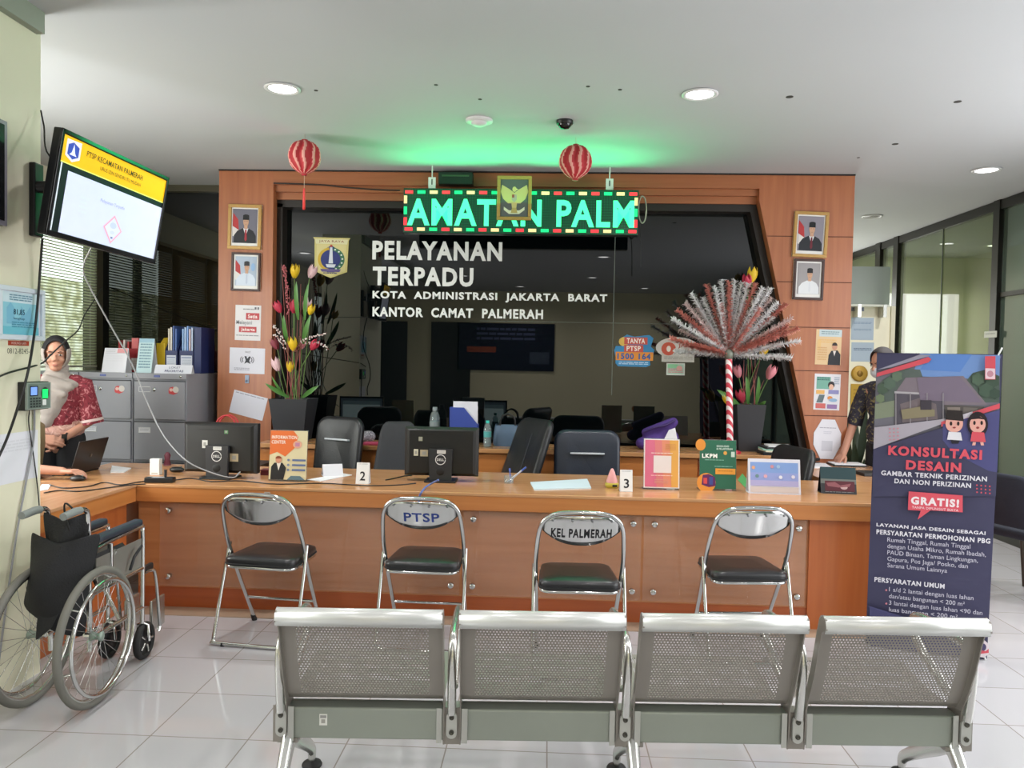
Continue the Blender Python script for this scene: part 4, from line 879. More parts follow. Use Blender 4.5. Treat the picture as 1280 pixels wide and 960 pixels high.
on_wall('sticker', 'small green and pink picture sticker under the pale rounded sticker', 'sticker', 833, 454, 856, 469, YG-.001, [('r', .06, .08, .94, .92, '#a3c0b0'), ('r', .06, .08, .6, .4, '#8ac49a'), ('l', .1, .45, .9, .85, 3, '#c87f84'), ('e', .7, .4, .16, .2, '#d8a8a0')], '#cfd0cc', .001)
# running-text sign
LY = 6.22; a, b = P(503, 235, LY), P(797, 293.5, LY); lw = (P(797, 264, LY)-P(503, 264, LY)).x; lh = a.z-P(503, 291, LY).z
lc = P(650, 264.5, LY)
t = thing('led_sign', 'green running-text LED sign reading AMATAN PALM under the ceiling', 'sign', (lc.x, LY, lc.z))
obj('case', G().box((-lw/2, 0, -lh/2), (lw/2, .09, lh/2)), mat('dark_sign_case', '#0b1410', .4), t, bevel=.004, loc=(0, 0, 0))
def led_face():
    m = bpy.data.materials.new('led_dot_field'); m.use_nodes = True; nt = m.node_tree; b = nt.nodes['Principled BSDF']
    b.inputs['Base Color'].default_value = hx('#06140d'); b.inputs['Roughness'].default_value = .3
    tc = nt.nodes.new('ShaderNodeTexCoord'); v = nt.nodes.new('ShaderNodeTexVoronoi'); v.inputs['Scale'].default_value = 80; v.inputs['Randomness'].default_value = 0
    mr = nt.nodes.new('ShaderNodeMapRange'); mr.inputs[1].default_value = .2; mr.inputs[2].default_value = .45; mr.inputs[3].default_value = .22; mr.inputs[4].default_value = .04
    nt.links.new(tc.outputs['Object'], v.inputs[0]); nt.links.new(v.outputs[0], mr.inputs[0]); nt.links.new(mr.outputs[0], b.inputs['Emission Strength'])
    b.inputs['Emission Color'].default_value = (0, .75, .28, 1); return m
A_ = Art(lw-.01, lh-.01, -.001); A_.mi(led_face()); A_.rect(0, 0, 1, 1, led_face())
obj('dot_display', A_.g, A_.mats, t)
A_ = Art(lw-.01, lh-.01, -.003); GLED = ('#48f8a2', 1.35)
A_.text('AMATAN PALM', .015, .225, .985, .84, GLED, .03); obj('lit_letters', A_.g, A_.mats, t)
cyc = [('#f03a44', .8), ('#1ed680', .8), ('#e8c890', .8)]
def lit(u, v, u1, v1, c): A_ = Art(lw-.01, lh-.01, -.003); A_.rect(u, v, u1, v1, c); obj('border_light', A_.g, A_.mats, t)
for i in range(19):
    u = .005+i*(.957/18.0)
    lit(u, .04, u+.034, .115, cyc[i % 3]); lit(u, .89, u+.034, .965, cyc[(i*2) % 3])
for s in (0, .985):
    for k in range(3): lit(s, .16+.25*k, s+.014, .34+.25*k, cyc[(k*2+2) % 3])
l = bpy.data.lights.new('led_glow', 'AREA'); l.shape = 'RECTANGLE'; l.size = lw; l.size_y = lh; l.energy = 19; l.color = (.02, 1, .32)
lo = bpy.data.objects.new('led_glow', l); C.objects.link(lo); lo.location = (lc.x, LY-.075, lc.z); lo.rotation_euler = (R(-122), 0, 0)
for px, lab in ((540, 'left'), (762, 'right')):
    p = P(px, 229, LY+.05); o = thing('hanging_bracket', 'white metal bracket at the %s above the green sign' % lab, 'bracket', (p.x, LY+.05, lc.z+lh/2))
    h_ = CZ-lc.z-lh/2
    obj('plate', G().box((-.03, -.002, 0), (.03, .002, .1)), mat('white_metal', '#d6d6d6', .4), o); obj('rod', G().tube([(0, .004, .02), (0, .004, h_)], .005, 6), mat('white_metal', '#d6d6d6', .4), o)
    obj('slot', G().box((-.004, -.004, .04), (.004, -.002, .085)), BLKP, o)
p0, p1 = P(550, 218, YW), P(592, 234, YW); t = thing('wall_speaker', 'dark box mounted on the timber header above the green sign', 'box', ((p0.x+p1.x)/2, YW, (p0.z+p1.z)/2))
w_, h_ = p1.x-p0.x, p0.z-p1.z; obj('body', G().box((-w_/2, -.1, -h_/2), (w_/2, 0, h_/2)), mat('dark_green_black', '#10201a', .4), t, bevel=.006); obj('grille', G().box((-w_/2+.03, -.105, h_/2-.04), (w_/2-.03, -.1, h_/2-.028)), mat('grille_green', '#3a5a3c', .4), t)
o = on_wall('emblem_picture', 'gilt-framed eagle emblem hanging in front of the green sign', 'framed picture', 621.5, 220.5, 664.5, 275.5, LY-.02,
    [('r', .1, .08, .9, .92, '#5c5a5e'), ('p', [(.5, .38), (.36, .3), (.14, .2), (.1, .36), (.18, .52), (.32, .62), (.42, .62), (.44, .74), (.56, .74), (.58, .62), (.68, .62), (.82, .52), (.9, .36), (.86, .2), (.64, .3)], '#c8b27c'),
     ('e', .5, .3, .06, .06, '#d0ba80'), ('p', [(.54, .28), (.62, .3), (.54, .33)], '#d8c890'), ('p', [(.43, .42), (.57, .42), (.57, .54), (.5, .6), (.43, .54)], '#b09a94'), ('r', .43, .42, .5, .49, '#a05048'), ('p', [(.2, .7), (.35, .78), (.65, .78), (.8, .7), (.8, .77), (.65, .86), (.35, .86), (.2, .77)], '#d8d2bc'), ('p', [(.44, .72), (.56, .72), (.6, .84), (.4, .84)], '#b49c64')], '#8a6f50', .012)
frame4('frame', o.dimensions.x, o.dimensions.z, .026, .022, GOLD, o)
cable('coil of pale cable hanging at the right end of the green sign', [P(803+5*math.cos(k*.9), 262+17*math.sin(k*.9), LY+.03+.006*k) for k in range(15)], .006, mat('pale_coil', '#9aa08c', .5), 4)
cable('thin black wire hanging below the pale coil beside the green sign', [P(800, 280, LY+.1), P(801, 300, LY+.11), P(801, 334, LY+.11)], .003, BC, 4)
cable('black wire sagging along the timber header to the sign', [P(342, 229, YW-.012), P(400, 231, YW-.015), P(430, 234, YW-.015), P(470, 237, YW-.015), P(500, 238, YW-.012)], .006, BC, 5)

# ================================================================ red paper lanterns
def lantern(px, py, label, tassel):
    p = PZ(px, 168 if px < 500 else 172, CZ); cz = P(px, py, p.y).z; r_ = .107
    t = thing('paper_lantern', label, 'lantern', (p.x, p.y, cz), 0, 'red paper lanterns')
    n, k = 96, 14; g = G(); rows = []
    for i in range(k+1):
        ph = math.pi*i/k; z = -.118*math.cos(ph); base = r_*max(.08, math.sin(ph)**(1.35 if ph < math.pi/2 else .75))
        rows.append([(base*(1+.1*math.cos(10*2*math.pi*j/n+.75*math.sin(ph*5)))*math.cos(2*math.pi*j/n), base*(1+.1*math.cos(10*2*math.pi*j/n+.75*math.sin(ph*5)))*math.sin(2*math.pi*j/n), z) for j in range(n+1)])
    k0 = len(g.f); g.sheet(rows, 0)
    for fi in range(len(g.f)):
        i, j = divmod(fi, n); ph = math.pi*(i+.5)/k
        if math.cos(10*2*math.pi*(j+.5)/n+.75*math.sin(ph*5)) > .55: g.m[fi] = 1
    obj('paper_body', g, [mat('lantern_red', '#b02a33', .7), mat('lantern_pale_edge', '#dc9a90', .7)], t)
    obj('cap_ring', G().lathe([(.02, .115), (.022, .125), (.0001, .126)], 12).lathe([(.0001, -.126), (.022, -.125), (.02, -.115)], 12), mat('lantern_red', '#b02a33', .7), t)
    obj('string', G().tube([(0, 0, .12), (0, 0, CZ-cz)], .0018, 5), mat('lantern_string', '#b8a090', .6), t)
    if tassel:
        z0 = P(px, 238, p.y).z-cz; z1 = P(px, 262, p.y).z-cz
        ta = obj('tassel', G().lathe([(.004, z0+.015), (.009, z0), (.011, z1), (.0001, z1)], 10), mat('tassel_red', '#c0302e', .6), t); obj('tassel_string', G().tube([(0, 0, -.12), (0, 0, z0)], .0015, 5), mat('lantern_string', '#b8a090', .6), ta)
lantern(381, 197, 'red paper lantern with a hanging tassel above the left of the glass', True)
lantern(720, 203, 'red paper lantern without a tassel above the green sign', False)

# ================================================================ vases of artificial tulips
def tulip_geo(T, mi, s=1.):
    g = G()
    for k in range(5):
        rows = []; a0 = k*1.2566
        for i in range(7):
            f = i/6; rad = s*(.006+.026*math.sin(min(1, f*1.05)*math.pi*.62+.12)*(1-.35*f*f)); z = s*.082*f; wd = 1.0*math.sin(math.pi*(.12+.86*f))+.03
            rows.append([(rad*math.cos(a0+u*.72*wd), rad*math.sin(a0+u*.72*wd), z+s*.006*(1-u*u)*f) for u in (-1, -.5, 0, .5, 1)])
        g.sheet(rows, mi, True, T)
    return g
TC = {'y': mat('tulip_yellow', '#d9b41e', .55), 'r': mat('tulip_red', '#b8324a', .55, 0, .15), 'p': mat('tulip_pink', '#d98a96', .55, 0, .2), 'w': mat('tulip_pale_pink', '#e2bcc2', .55, 0, .15), 'd': mat('tulip_dusky', '#8c3c4a', .6)}
STEM = mat('plastic_stem_green', '#5d7a3c', .5); LEAF = mat('plastic_leaf_green', '#4f7d3c', .45, 0, .2); TWIG = mat('red_brown_twig', '#93524e', .7); VASE = mat('charcoal_vase', '#2a2b30', .5, 0, .05)
def blade(a, b, wid, bend=.03, out=(0, -1, 0)):
    a, b, o = Vector(a), Vector(b), Vector(out); d = (b-a).normalized(); side = d.cross(o).normalized(); rows = []
    for i in range(9):
        f = i/8; c = a.lerp(b, f)+o*bend*math.sin(math.pi*f*.9); w_ = wid*(math.sin(math.pi*min(1, .08+f*.92))**.7)+.0008
        rows.append([c-side*w_+o*w_*.3, c, c+side*w_+o*w_*.3])
    return G().sheet(rows)
def arrangement(x0, x1, ytop, Y, heads, leaves, twigs, sprigs, label):
    cx = P((x0+x1)/2, ytop, Y).x; zt = P((x0+x1)/2, ytop, Y).z; wt = (P(x1, ytop, Y)-P(x0, ytop, Y)).x
    t = thing('flower_vase', label, 'vase', (cx, Y, LZ), 0, 'vases of artificial tulips'); h_ = zt-LZ
    g = G(); a, b, w_ = wt/2*.72, wt/2, .014
    def ring(r, z): return [(-r, -r, z), (r, -r, z), (r, r, z), (-r, r, z), (-r, -r, z)]
    g.sheet([ring(a, 0), ring(b, h_), ring(b-w_, h_), ring(b-w_-.01, h_-.06)], 0, False); g.add(ring(a, 0)[:4], [[0, 3, 2, 1]]); g.add(ring(b-w_-.01, h_-.06)[:4], [[0, 1, 2, 3]])
    obj('vase', g, VASE, t)
    L = lambda px, py, dy: P(px, py, Y+dy)-Vector((cx, Y, LZ))
    rr = random.Random(int(x0))
    for px, py, c, s in heads:
        dy = rr.uniform(-.1, .05); p = L(px, py, dy); base = Vector((rr.uniform(-.05, .05), rr.uniform(-.04, .04), h_-.06)); q = p-Vector((0, 0, .04*s))
        st = obj('tulip_stem', G().tube(spline([base, base.lerp(q, .5)+Vector((rr.uniform(-.02, .02), 0, .03)), q], 5), .0035, 6), STEM, t)
        lean = Vector((q.x-base.x, q.y-base.y, .25)).normalized()
        T = Matrix.Translation(q) @ lean.to_track_quat('Z', 'Y').to_matrix().to_4x4()
        obj('tulip_head', tulip_geo(T, 0, s*1.25), TC[c], st)
    for x0_, y0_, x1_, y1_, w_ in leaves: obj('leaf', blade(L(x0_, y0_, -.03), L(x1_, y1_, -.12), w_*.75), LEAF, t)
    for x1_, y1_ in twigs:
        b_ = Vector((rr.uniform(-.06, .06), rr.uniform(-.04, .04), h_-.06)); e = L(x1_, y1_, rr.uniform(-.08, .04))
        obj('twig', G().tube(spline([b_, b_.lerp(e, .4)+Vector((rr.uniform(-.015, .015), 0, 0)), e], 4), [.003]*4+[.0025]*4+[.0015], 5), TWIG, t)
    for pts, mt, n, sz in sprigs:
        g = G(); sp = [L(x, y, -.1) for x, y in pts]; g.tube(spline(sp, 5), .002, 5); q = spline(sp, 12)
        for k in range(n):
            c = q[int((.25+.75*k/n)*(len(q)-1))]+Vector((rr.uniform(-1, 1), rr.uniform(-1, 1), rr.uniform(-1, 1)))*sz*1.6; g.ell(c, (sz, sz, sz*1.2), 1, None, 6, 4)
        obj('blossom_sprig', g, [TWIG, mt], t)
WB = mat('white_blossom', '#d8ccc8', .7); RB = mat('pink_blossom', '#a85a60', .7)
arrangement(344, 391, 498, 6.36, [(368, 341, 'y', 1.1), (387, 341, 'w', 1.1), (351, 385, 'r', 1), (367, 385, 'r', 1.1), (381, 383, 'w', 1.1), (387, 388, 'y', .9), (347, 431, 'd', 1), (367, 432, 'y', 1.1), (377, 431, 'p', .9), (389, 431, 'r', 1), (348, 457, 'w', 1.15), (363, 460, 'y', .9)],
    [(373, 400, 371, 352, .024), (381, 400, 386, 354, .022), (360, 430, 355, 394, .024), (379, 430, 389, 394, .026), (362, 497, 332, 479, .024), (378, 497, 399, 482, .024), (358, 497, 340, 470, .014)],
    [(352, 330), (356, 345), (376, 355), (362, 360), (372, 400), (366, 410), (378, 370), (385, 400), (360, 420), (352, 410), (374, 420)],
    [([(366, 440), (380, 425), (396, 420), (408, 416)], WB, 26, .006), ([(368, 440), (388, 428), (402, 430), (411, 437)], WB, 24, .006), ([(366, 440), (355, 425), (346, 412), (341, 405)], WB, 22, .006), ([(364, 450), (350, 425), (342, 418)], WB, 18, .006), ([(362, 430), (360, 380), (357, 345), (354, 332)], RB, 60, .007)],
    'tapered charcoal vase of artificial tulips against the left pillar')
arrangement(917, 953, 505, 6.42, [(940, 346, 'y', 1.2), (935, 353, 'r', 1.1), (924, 466, 'p', 1), (960, 467, 'p', 1.15), (929, 497, 'r', 1.1), (913, 500, 'y', 1.1), (951, 440, 'y', .9)],
    [(925, 508, 896, 487, .03), (945, 508, 957, 501, .02), (935, 505, 932, 470, .022), (945, 505, 948, 470, .02)],
    [(930, 450), (938, 440), (944, 446), (950, 450), (926, 460), (934, 455), (946, 470), (955, 475)], [], 'tapered charcoal vase of artificial tulips behind the tinsel palm')

# ================================================================ tinsel palm
TY = 6.2; pc = P(911, 443, TY)
palm = thing('tinsel_palm', 'red and white tinsel palm ornament on a striped pole', 'ornament', (P(913, 550, TY).x, TY, LZ))
org = Vector((P(913, 550, TY).x, TY, LZ)); top = pc-org
obj('base', G().lathe([(.085, 0), (.085, .015), (.03, .03), (.02, .05)], 20), mat('foil_red', '#b32436', .35, .2), palm)
obj('striped_pole', G().tube([(0, 0, .03), top*.5+Vector((0, 0, .01)), top], .026, 14), swirl_mat('ribbon_stripe', '#c6354a', '#e4dcdc', 9), palm)
obj('crown_core', G().ell(top, (.04, .04, .05)), mat('core_grey_green', '#70756a', .5, .3), palm)
SIL, REDF, PNK = mat('foil_silver', '#f6f6fa', .3, .0, .15, 60), mat('foil_red_tinsel', '#d68f84', .35, .0, .3, 60), mat('foil_pink_silver', '#ecd8d6', .3, .0, .2, 60)
def frond(tip, m, rr):
    g = G(); d = tip-top; L = d.length; u = d.normalized(); g.tube([top, tip], .003, 4)
    o1 = u.orthogonal().normalized(); o2 = u.cross(o1)
    for k in range(int(L*1100)):
        f = .08+.92*k/(L*1100); c = top+d*f; a = rr.uniform(0, 6.28); rad = (o1*math.cos(a)+o2*math.sin(a)); q = u.cross(rad)
        ln = rr.uniform(.014, .036); e = c+rad*ln+u*rr.uniform(.0, .018); w_ = q*rr.uniform(.0018, .004)+u*.001
        g.add([c-w_, c+w_, e+w_, e-w_], [(0, 1, 2, 3)])
    return obj('tinsel_frond', g, m, palm)
rr = random.Random(3)
tips = [(840, 399, 0), (846, 388, 1), (864, 367, 0), (856, 379, 2), (883, 356, 1), (893, 358, 0), (902, 351, 0), (911, 352, 1), (919, 350, 0), (927, 353, 0), (935, 354, 0), (944, 354, 1), (953, 359, 0), (963, 360, 0), (964, 372, 2), (983, 381, 1), (972, 378, 0), (990, 398, 2), (985, 408, 1), (998, 410, 1), (1000, 426, 0), (990, 447, 0), (838, 424, 1), (843, 440, 0), (850, 412, 2), (858, 432, 1), (975, 432, 2), (980, 418, 1), (870, 440, 0), (873, 385, 2), (950, 385, 1), (930, 375, 2), (900, 380, 1), (878, 372, 0), (966, 398, 0), (862, 405, 0)]
for i, (px, py, c) in enumerate(tips):
    dy = rr.uniform(-.22, .1); tip = P(px, py, TY+dy)-org
    frond(tip, (SIL, REDF, PNK)[c], rr)

# ================================================================ on the service counter
def monitor(px, py, wd, ht, rz, label, extra):
    p = PZ(px, py, CT); t = thing('desktop_computer', label, 'computer', (p.x, p.y+.04, CT), rz, 'desktop computers on the counter')
    h0 = .035; w2 = wd/2
    g = G().box((-w2, .03, h0), (w2, .055, h0+ht)); obj('bezel', g, BLKP, t, bevel=.003)
    g = G()                                                            # bulged rear shell
    rings = [(1, .03, 0), (1, .015, 0), (.93, -.005, .012), (.86, -.012, .02)]
    rows = [[(sx*w2*k, y, h0+ht/2+sz*(ht/2-dz)) for sx, sz in ((-1, -1), (1, -1), (1, 1), (-1, 1), (-1, -1))] for k, y, dz in rings]
    g.sheet(rows, 0, False); g.add([rows[-1][i] for i in range(4)], [[0, 1, 2, 3]]); obj('rear_shell', g, mat('monitor_back', '#0f0f0f', .45, 0, .08), t)
    obj('vent_slot', G().box((-w2*.6, -.014, h0+ht*.86), (w2*.6, -.011, h0+ht*.875)), mat('vent_black', '#080808', .6), t)
    st = obj('stand', G().prism([(-.07, 0), (.07, 0), (.076, .2), (-.076, .2)], .022, 0, Matrix.Translation((0, -.018, .012)) @ Matrix.Rotation(R(90), 4, 'X')), mat('stand_black', '#26272b', .4), t, bevel=.004)
    obj('cable_hole', G().lathe([(.026, 0), (.022, .002), (.0001, .002)], 20, 0, Matrix.Translation((0, -.04, .07)) @ Matrix.Rotation(R(90), 4, 'X')), mat('vent_black', '#080808', .6), st)
    g = Art(.08, .08, -.0405); WH = '#d2d2d2'
    g.poly(ell_pts(.5, .5, .42, .42, 28)+[(.92, .5)]+ell_pts(.5, .5, .36, .36, 28)[::-1]+[(.86, .5)][:0], WH); g.text('DELL', .22, .4, .78, .6, WH, .03)
    lo_ = obj('round_logo', g.g, g.mats, st, (0, 0, .145)); lo_['label'] = 'white ring logo'
    sheet_obj('sticker', .055, .022, .0006, [('l', .1, .2, .9, .8, 2, '#a8a8a8')], '#d8d8d4', st, (.005, -.0405, .195))
    for u, v, a, b, col in extra: sheet_obj('sticker', a, b, .0006, [('r', .25, .25, .75, .75, '#9a9a94')], col, t, (u*w2, -.0125, h0+ht*v))
    obj('base_plate', G().box((-.1, -.07, 0), (.1, .1, .012)), BLKP, t, bevel=.004)
    a = Art(wd-.03, ht-.04, 0); a.run([('r', 0, 0, 1, 1, ('#50606c', 1.)), ('r', .05, .1, .95, .9, ('#a4bcc0', 1.4)), ('r', .05, .1, .95, .25, ('#6f8890', 1.))])
    obj('screen', a.g, a.mats, t, (0, .0555, h0+ht/2), (0, 0, R(180)))
    return t
monitor(271, 599, .49, .318, R(-4), 'black computer seen from behind, left of the orange poster stand', [(-.38, .57, .036, .05, '#cfcfca'), (.42, .32, .055, .05, '#b8aa8c'), (.2, .83, .025, .025, '#5a8a5c')])
monitor(550, 603, .475, .312, R(1), 'black computer seen from behind, at the middle of the counter', [(-.56, .76, .025, .027, '#9a9c88'), (-.68, .48, .028, .042, '#c9c5b0'), (-.46, .47, .05, .042, '#b0a68c')])
p = PZ(318, 597, CT); t = thing('keyboard_box', 'dark red small box half hidden at the right of the first computer', 'box', (p.x, p.y+.1, CT)); obj('body', G().box((0, 0, 0), (.1, .08, .03)), ink('#5a2226'), t, bevel=.003); obj('lid', G().box((-.002, -.002, .03), (.102, .082, .036)), ink('#6a2a2c'), t)
def stand(px0, px1, py0, py1, ops, base, label, rz=0, name='poster_stand', cat='poster stand'):
    """acrylic L-stand with a printed sheet leaning slightly back"""
    p = PZ((px0+px1)/2, py1, CT); D = p.y; w_ = (P(px1, py1, D)-P(px0, py1, D)).x; h_ = P(px0, py0, D).z-CT
    t = thing(name, label, cat, (p.x, D, CT), rz)
    sheet_obj('printed_sheet', w_, h_-.008, .003, ops, base, t, (0, .02, h_/2+.007), (R(-6), 0, 0))
    obj('acrylic_backing', G().box((-w_/2-.003, 0, -h_/2), (w_/2+.003, .003, h_/2)), clear('clear_acrylic_2', '#f0f4f4', .9), t, (0, .021, h_/2+.007), (R(-6), 0, 0))
    obj('acrylic_foot', G().box((-w_/2-.003, .0, 0), (w_/2+.003, .09, .003)), clear('clear_acrylic_2', '#f0f4f4', .9), t)
    return t
stand(335.5, 382, 539, 602, [('p', [(0, 0), (.62, 0), (.75, .12), (.68, .34), (.42, .53), (.2, .44), (0, .5)], '#d9703c'), ('t', 'INFORMATION', .04, .1, .72, .17, '#f0ddd0', .03), ('t', 'CENTER', .04, .2, .42, .27, '#f0ddd0', .03), ('e', .74, .28, .12, .08, '#d8a48c'), ('r', .68, .24, .8, .32, '#b8809c'),
    ('p', [(.05, 1), (.06, .74), (.14, .66), (.36, .66), (.46, .76), (.44, .86), (.4, 1)], '#2a2a2c'), ('p', [(.2, .66), (.26, .82), (.32, .66)], '#d8d2ca'), ('e', .25, .6, .08, .07, '#c98f76'), ('p', ell_pts(.25, .575, .085, .055, 10, 180, 360), '#8a4a34')]
    + [('r', .62, .58+.1*i, .98, .62+.1*i, '#5f6f96') for i in range(3)] + [('e', .52, .6+.1*i, .035, .025, '#6f7f9c') for i in range(3)] + [('p', [(.5, 1), (.6, .92), (.85, .92), (.98, 1)], '#5c7480')], '#d2c8a4', 'poster stand headed INFORMATION CENTER in orange beside the first computer')
stand(804.5, 849, 549.5, 612.5, [('r', .03, .02, .97, .98, '#d98a6c'), ('p', [(.03, .02), (.3, .02), (.36, .98), (.03, .98)], '#cf6a84'), ('p', [(.3, .02), (.5, .02), (.56, .98), (.36, .98)], '#d37a78'), ('p', [(.72, .02), (.97, .02), (.97, .98), (.78, .98)], '#d8a050'), ('l', .6, .1, .9, .24, 5, '#c98a50'), ('l', .2, .28, .8, .31, 1, '#ecd6cc'), ('r', .27, .34, .77, .69, '#dcd0cc'), ('l', .2, .74, .8, .76, 1, '#ecd6cc'), ('l', .3, .82, .7, .92, 3, '#cf8f80')], '#e2dcd8', 'pink to orange gradient poster stand right of the number 3 card')
stand(874.5, 920, 551, 613.5, [('e', .02, .1, .14, .12, '#d98e3c'), ('t', 'SOSIALISASI', .46, .1, .8, .14, '#cfe0d4', .02), ('t', '& PELAPORAN', .46, .155, .9, .195, '#cfe0d4', .02), ('e', .7, .26, .05, .04, '#d2a050'), ('t', 'LKPM', .06, .28, .48, .37, '#eef0e8', .05), ('l', .14, .4, .66, .43, 1, '#7fb09c'), ('r', .86, .23, .96, .34, '#bcd0c4'), ('r', .43, .58, .98, .7, '#d9953c'), ('l', .5, .62, .9, .66, 1, '#b0742c'), ('l', .4, .53, .9, .56, 1, '#7fb09c'), ('e', .18, .88, .26, .2, '#d98e3c'), ('p', [(.05, .92), (.08, .72), (.25, .7), (.42, .76), (.44, .94), (.25, .97)], '#5a2a5c'), ('r', .1, .78, .2, .9, '#c84a4c'), ('r', .26, .76, .36, .92, '#3f4a8c')], '#2f6650', 'dark green poster stand reading LKPM in white')
def number_card(px0, px1, py0, py1, s, label):
    p = PZ((px0+px1)/2, py1, CT); w_ = (P(px1, py1, p.y)-P(px0, py1, p.y)).x; h_ = P(px0, py0, p.y).z-CT
    return tent('number_card', label, 'number card', w_, h_, .06, [('l', .14, .06, .86, .1, 1, '#9a9a9a'), ('t', s, .3, .42, .72, .84, '#26262a', .015)], '#dcdcda', (p.x, p.y, CT))
number_card(446, 462, 578, 604, '2', 'white tent card with the number 2 left of the middle computer')
number_card(774.5, 790, 587, 613.5, '3', 'white tent card with the number 3 beside the pink and yellow eraser')
p = PZ(966, 616, CT); w_ = (P(998, 616, p.y)-P(934, 616, p.y)).x; h_ = P(934, 573, p.y).z-CT
tent('desk_calendar', 'pale blue tent calendar with small picture icons, right of the green poster stand', 'calendar', w_, h_, .09, [('r', .04, .1, .96, .78, '#7f9cd0'), ('r', .04, .4, .96, .62, '#8f9cd0'), ('r', .04, .62, .96, .78, '#a8a4cc'), ('r', .04, .8, .96, .96, '#c8bcb8')] + [('e', u, v, .035, .05, c) for u, v, c in ((.1, .26, '#d8a07c'), (.46, .22, '#c88f9c'), (.58, .22, '#9cb8d8'), (.17, .5, '#6a8a8c'), (.33, .5, '#d8a8b4'), (.62, .52, '#dcdce6'), (.86, .5, '#d4d0dc'))], '#d6d6e0', (p.x, p.y, CT), R(-3))
p = PZ(1046, 616, CT); w_ = (P(1069, 615, p.y)-P(1026, 615, p.y)).x; h_ = P(1040, 584, p.y).z-CT
tent('desk_calendar', 'dark tent calendar with a photo picture near the tall banner', 'calendar', w_, h_, .09, [('r', 0, 0, 1, .45, '#31464a'), ('r', 0, .45, 1, .62, '#6d7470'), ('r', .12, .52, .95, .9, '#5a3038'), ('e', .65, .75, .1, .08, '#c0a4a4'), ('p', [(.15, .6), (.4, .56), (.55, .68), (.85, .6), (.8, .72), (.5, .76), (.2, .72)], '#8c5a60'), ('l', .12, .92, .9, .96, 1, '#8a8a8c')], '#3a3d40', (p.x, p.y, CT), R(-6), None, '#1c1d20')
def flat_sheet(name, label, cat, quad, Z, th, m, group=None, rows=None):
    q = [PZ(x, y, Z) for x, y in quad]; c = sum(q, Vector())/4
    g = G().prism([(v.x-c.x, v.y-c.y) for v in q], th); 
    return tag(obj(name, g, m, None, (c.x, c.y, Z)), label, cat, group)
flat_sheet('paper_sheets', 'stack of pale paper lying on the counter before the dark blue chair', 'paper', [(663, 604), (734, 600), (739, 611), (668, 613)][::-1], CT, .008, mat('pale_cyan_paper', '#c6d6de', .6))
flat_sheet('paper_sheets', 'loose white paper on the counter right of the orange poster stand', 'paper', [(384, 600), (428, 592), (440, 594), (400, 602)][::-1], CT, .003, PAPER)
p = PZ(412, 596, CT); tent('folded_card', 'blank white folded card on the counter left of the number 2 card', 'card', .13, .075, .09, [], '#d8d8de', (p.x, p.y+.06, CT), R(25))
# pens in a clear holder
p = PZ(636, 604, CT); t = thing('pen_holder', 'small clear pen holder with pens right of the middle computer', 'pen holder', (p.x, p.y, CT))
obj('cup', G().lathe([(.03, 0), (.03, .004), (.032, .05), (.029, .05), (.027, .005), (.0001, .005)], 18), clear('clear_acrylic_2', '#f0f4f4', .9), t)
for i, (dx, dy, h_, m_, lb) in enumerate(((.12, -.02, .1, '#c4c8d2', 'pale pen with a blue cap leaning right from the clear holder'), (.09, .03, .08, '#b8bcc8', 'short pale pen leaning right in the clear holder'), (-.01, .02, .085, '#4a5a96', 'dark blue pen upright in the clear holder'))):
    o = thing('pen', lb, 'pen', (p.x-.012+.012*i, p.y, CT+.008), 0, 'pens in the clear holder')
    obj('barrel', G().tube([(0, 0, 0), (dx*.8, dy*.8, h_*.8)], .0045, 8), ink(m_), o); obj('pen_cap', G().tube([(dx*.78, dy*.78, h_*.78), (dx, dy, h_)], .0058, 8), ink('#4a62b0'), o)
# pink and yellow eraser-like figure
p = PZ(765, 610, CT); t = thing('desk_ornament', 'small pink cone-shaped ornament with a yellow base beside the number 3 card', 'ornament', (p.x, p.y+.02, CT))
obj('cone', G().lathe([(.036, .03), (.034, .045), (.016, .1), (.007, .118), (.0001, .12)], 18), mat('soft_pink', '#d89a98', .6), t); b_ = obj('base', G().lathe([(.034, 0), (.042, .01), (.042, .025), (.036, .032), (.0001, .033)], 18), mat('soft_yellow', '#b8a83a', .5), t)
obj('dark_button', G().box((.0, -.046, .01), (.03, -.038, .024)), BLKP, b_, bevel=.002)
p = PZ(193, 594, CT); t = thing('adapter_box', 'small white upright box on the counter left of the first computer', 'box', (p.x, p.y, CT)); obj('body', G().box((-.032, 0, 0), (.032, .04, .105)), mat('white_metal', '#d6d6d6', .4), t, bevel=.003); obj('socket_strip', G().box((-.02, -.001, .008), (.02, .0, .016)), mat('grey_strip', '#a8a49c', .5), t)
p = PZ(210, 583, CT); t = thing('figurine', 'small dark red figurine behind the white upright box', 'figurine', (p.x-.03, p.y+.05, CT)); obj('body', G().lathe([(.02, 0), (.024, .01), (.016, .04), (.022, .07), (.012, .09), (.0001, .095)], 12), mat('dark_maroon', '#5c2030', .5), t); obj('base', G().lathe([(.026, 0), (.026, .008), (.0001, .008)], 14), mat('dark_maroon', '#5c2030', .5), t)
p = PZ(221, 590, CT); t = thing('computer_mouse', 'black computer mouse beside the first computer', 'mouse', (p.x, p.y, CT)); obj('shell', G().ell((0, 0, .016), (.05, .033, .02)), BLKP, t); obj('wheel', G().lathe([(.006, -.003), (.006, .003)], 10, 0, Matrix.Translation((.03, 0, .034)) @ Matrix.Rotation(R(90), 4, 'X')), RUB, t)
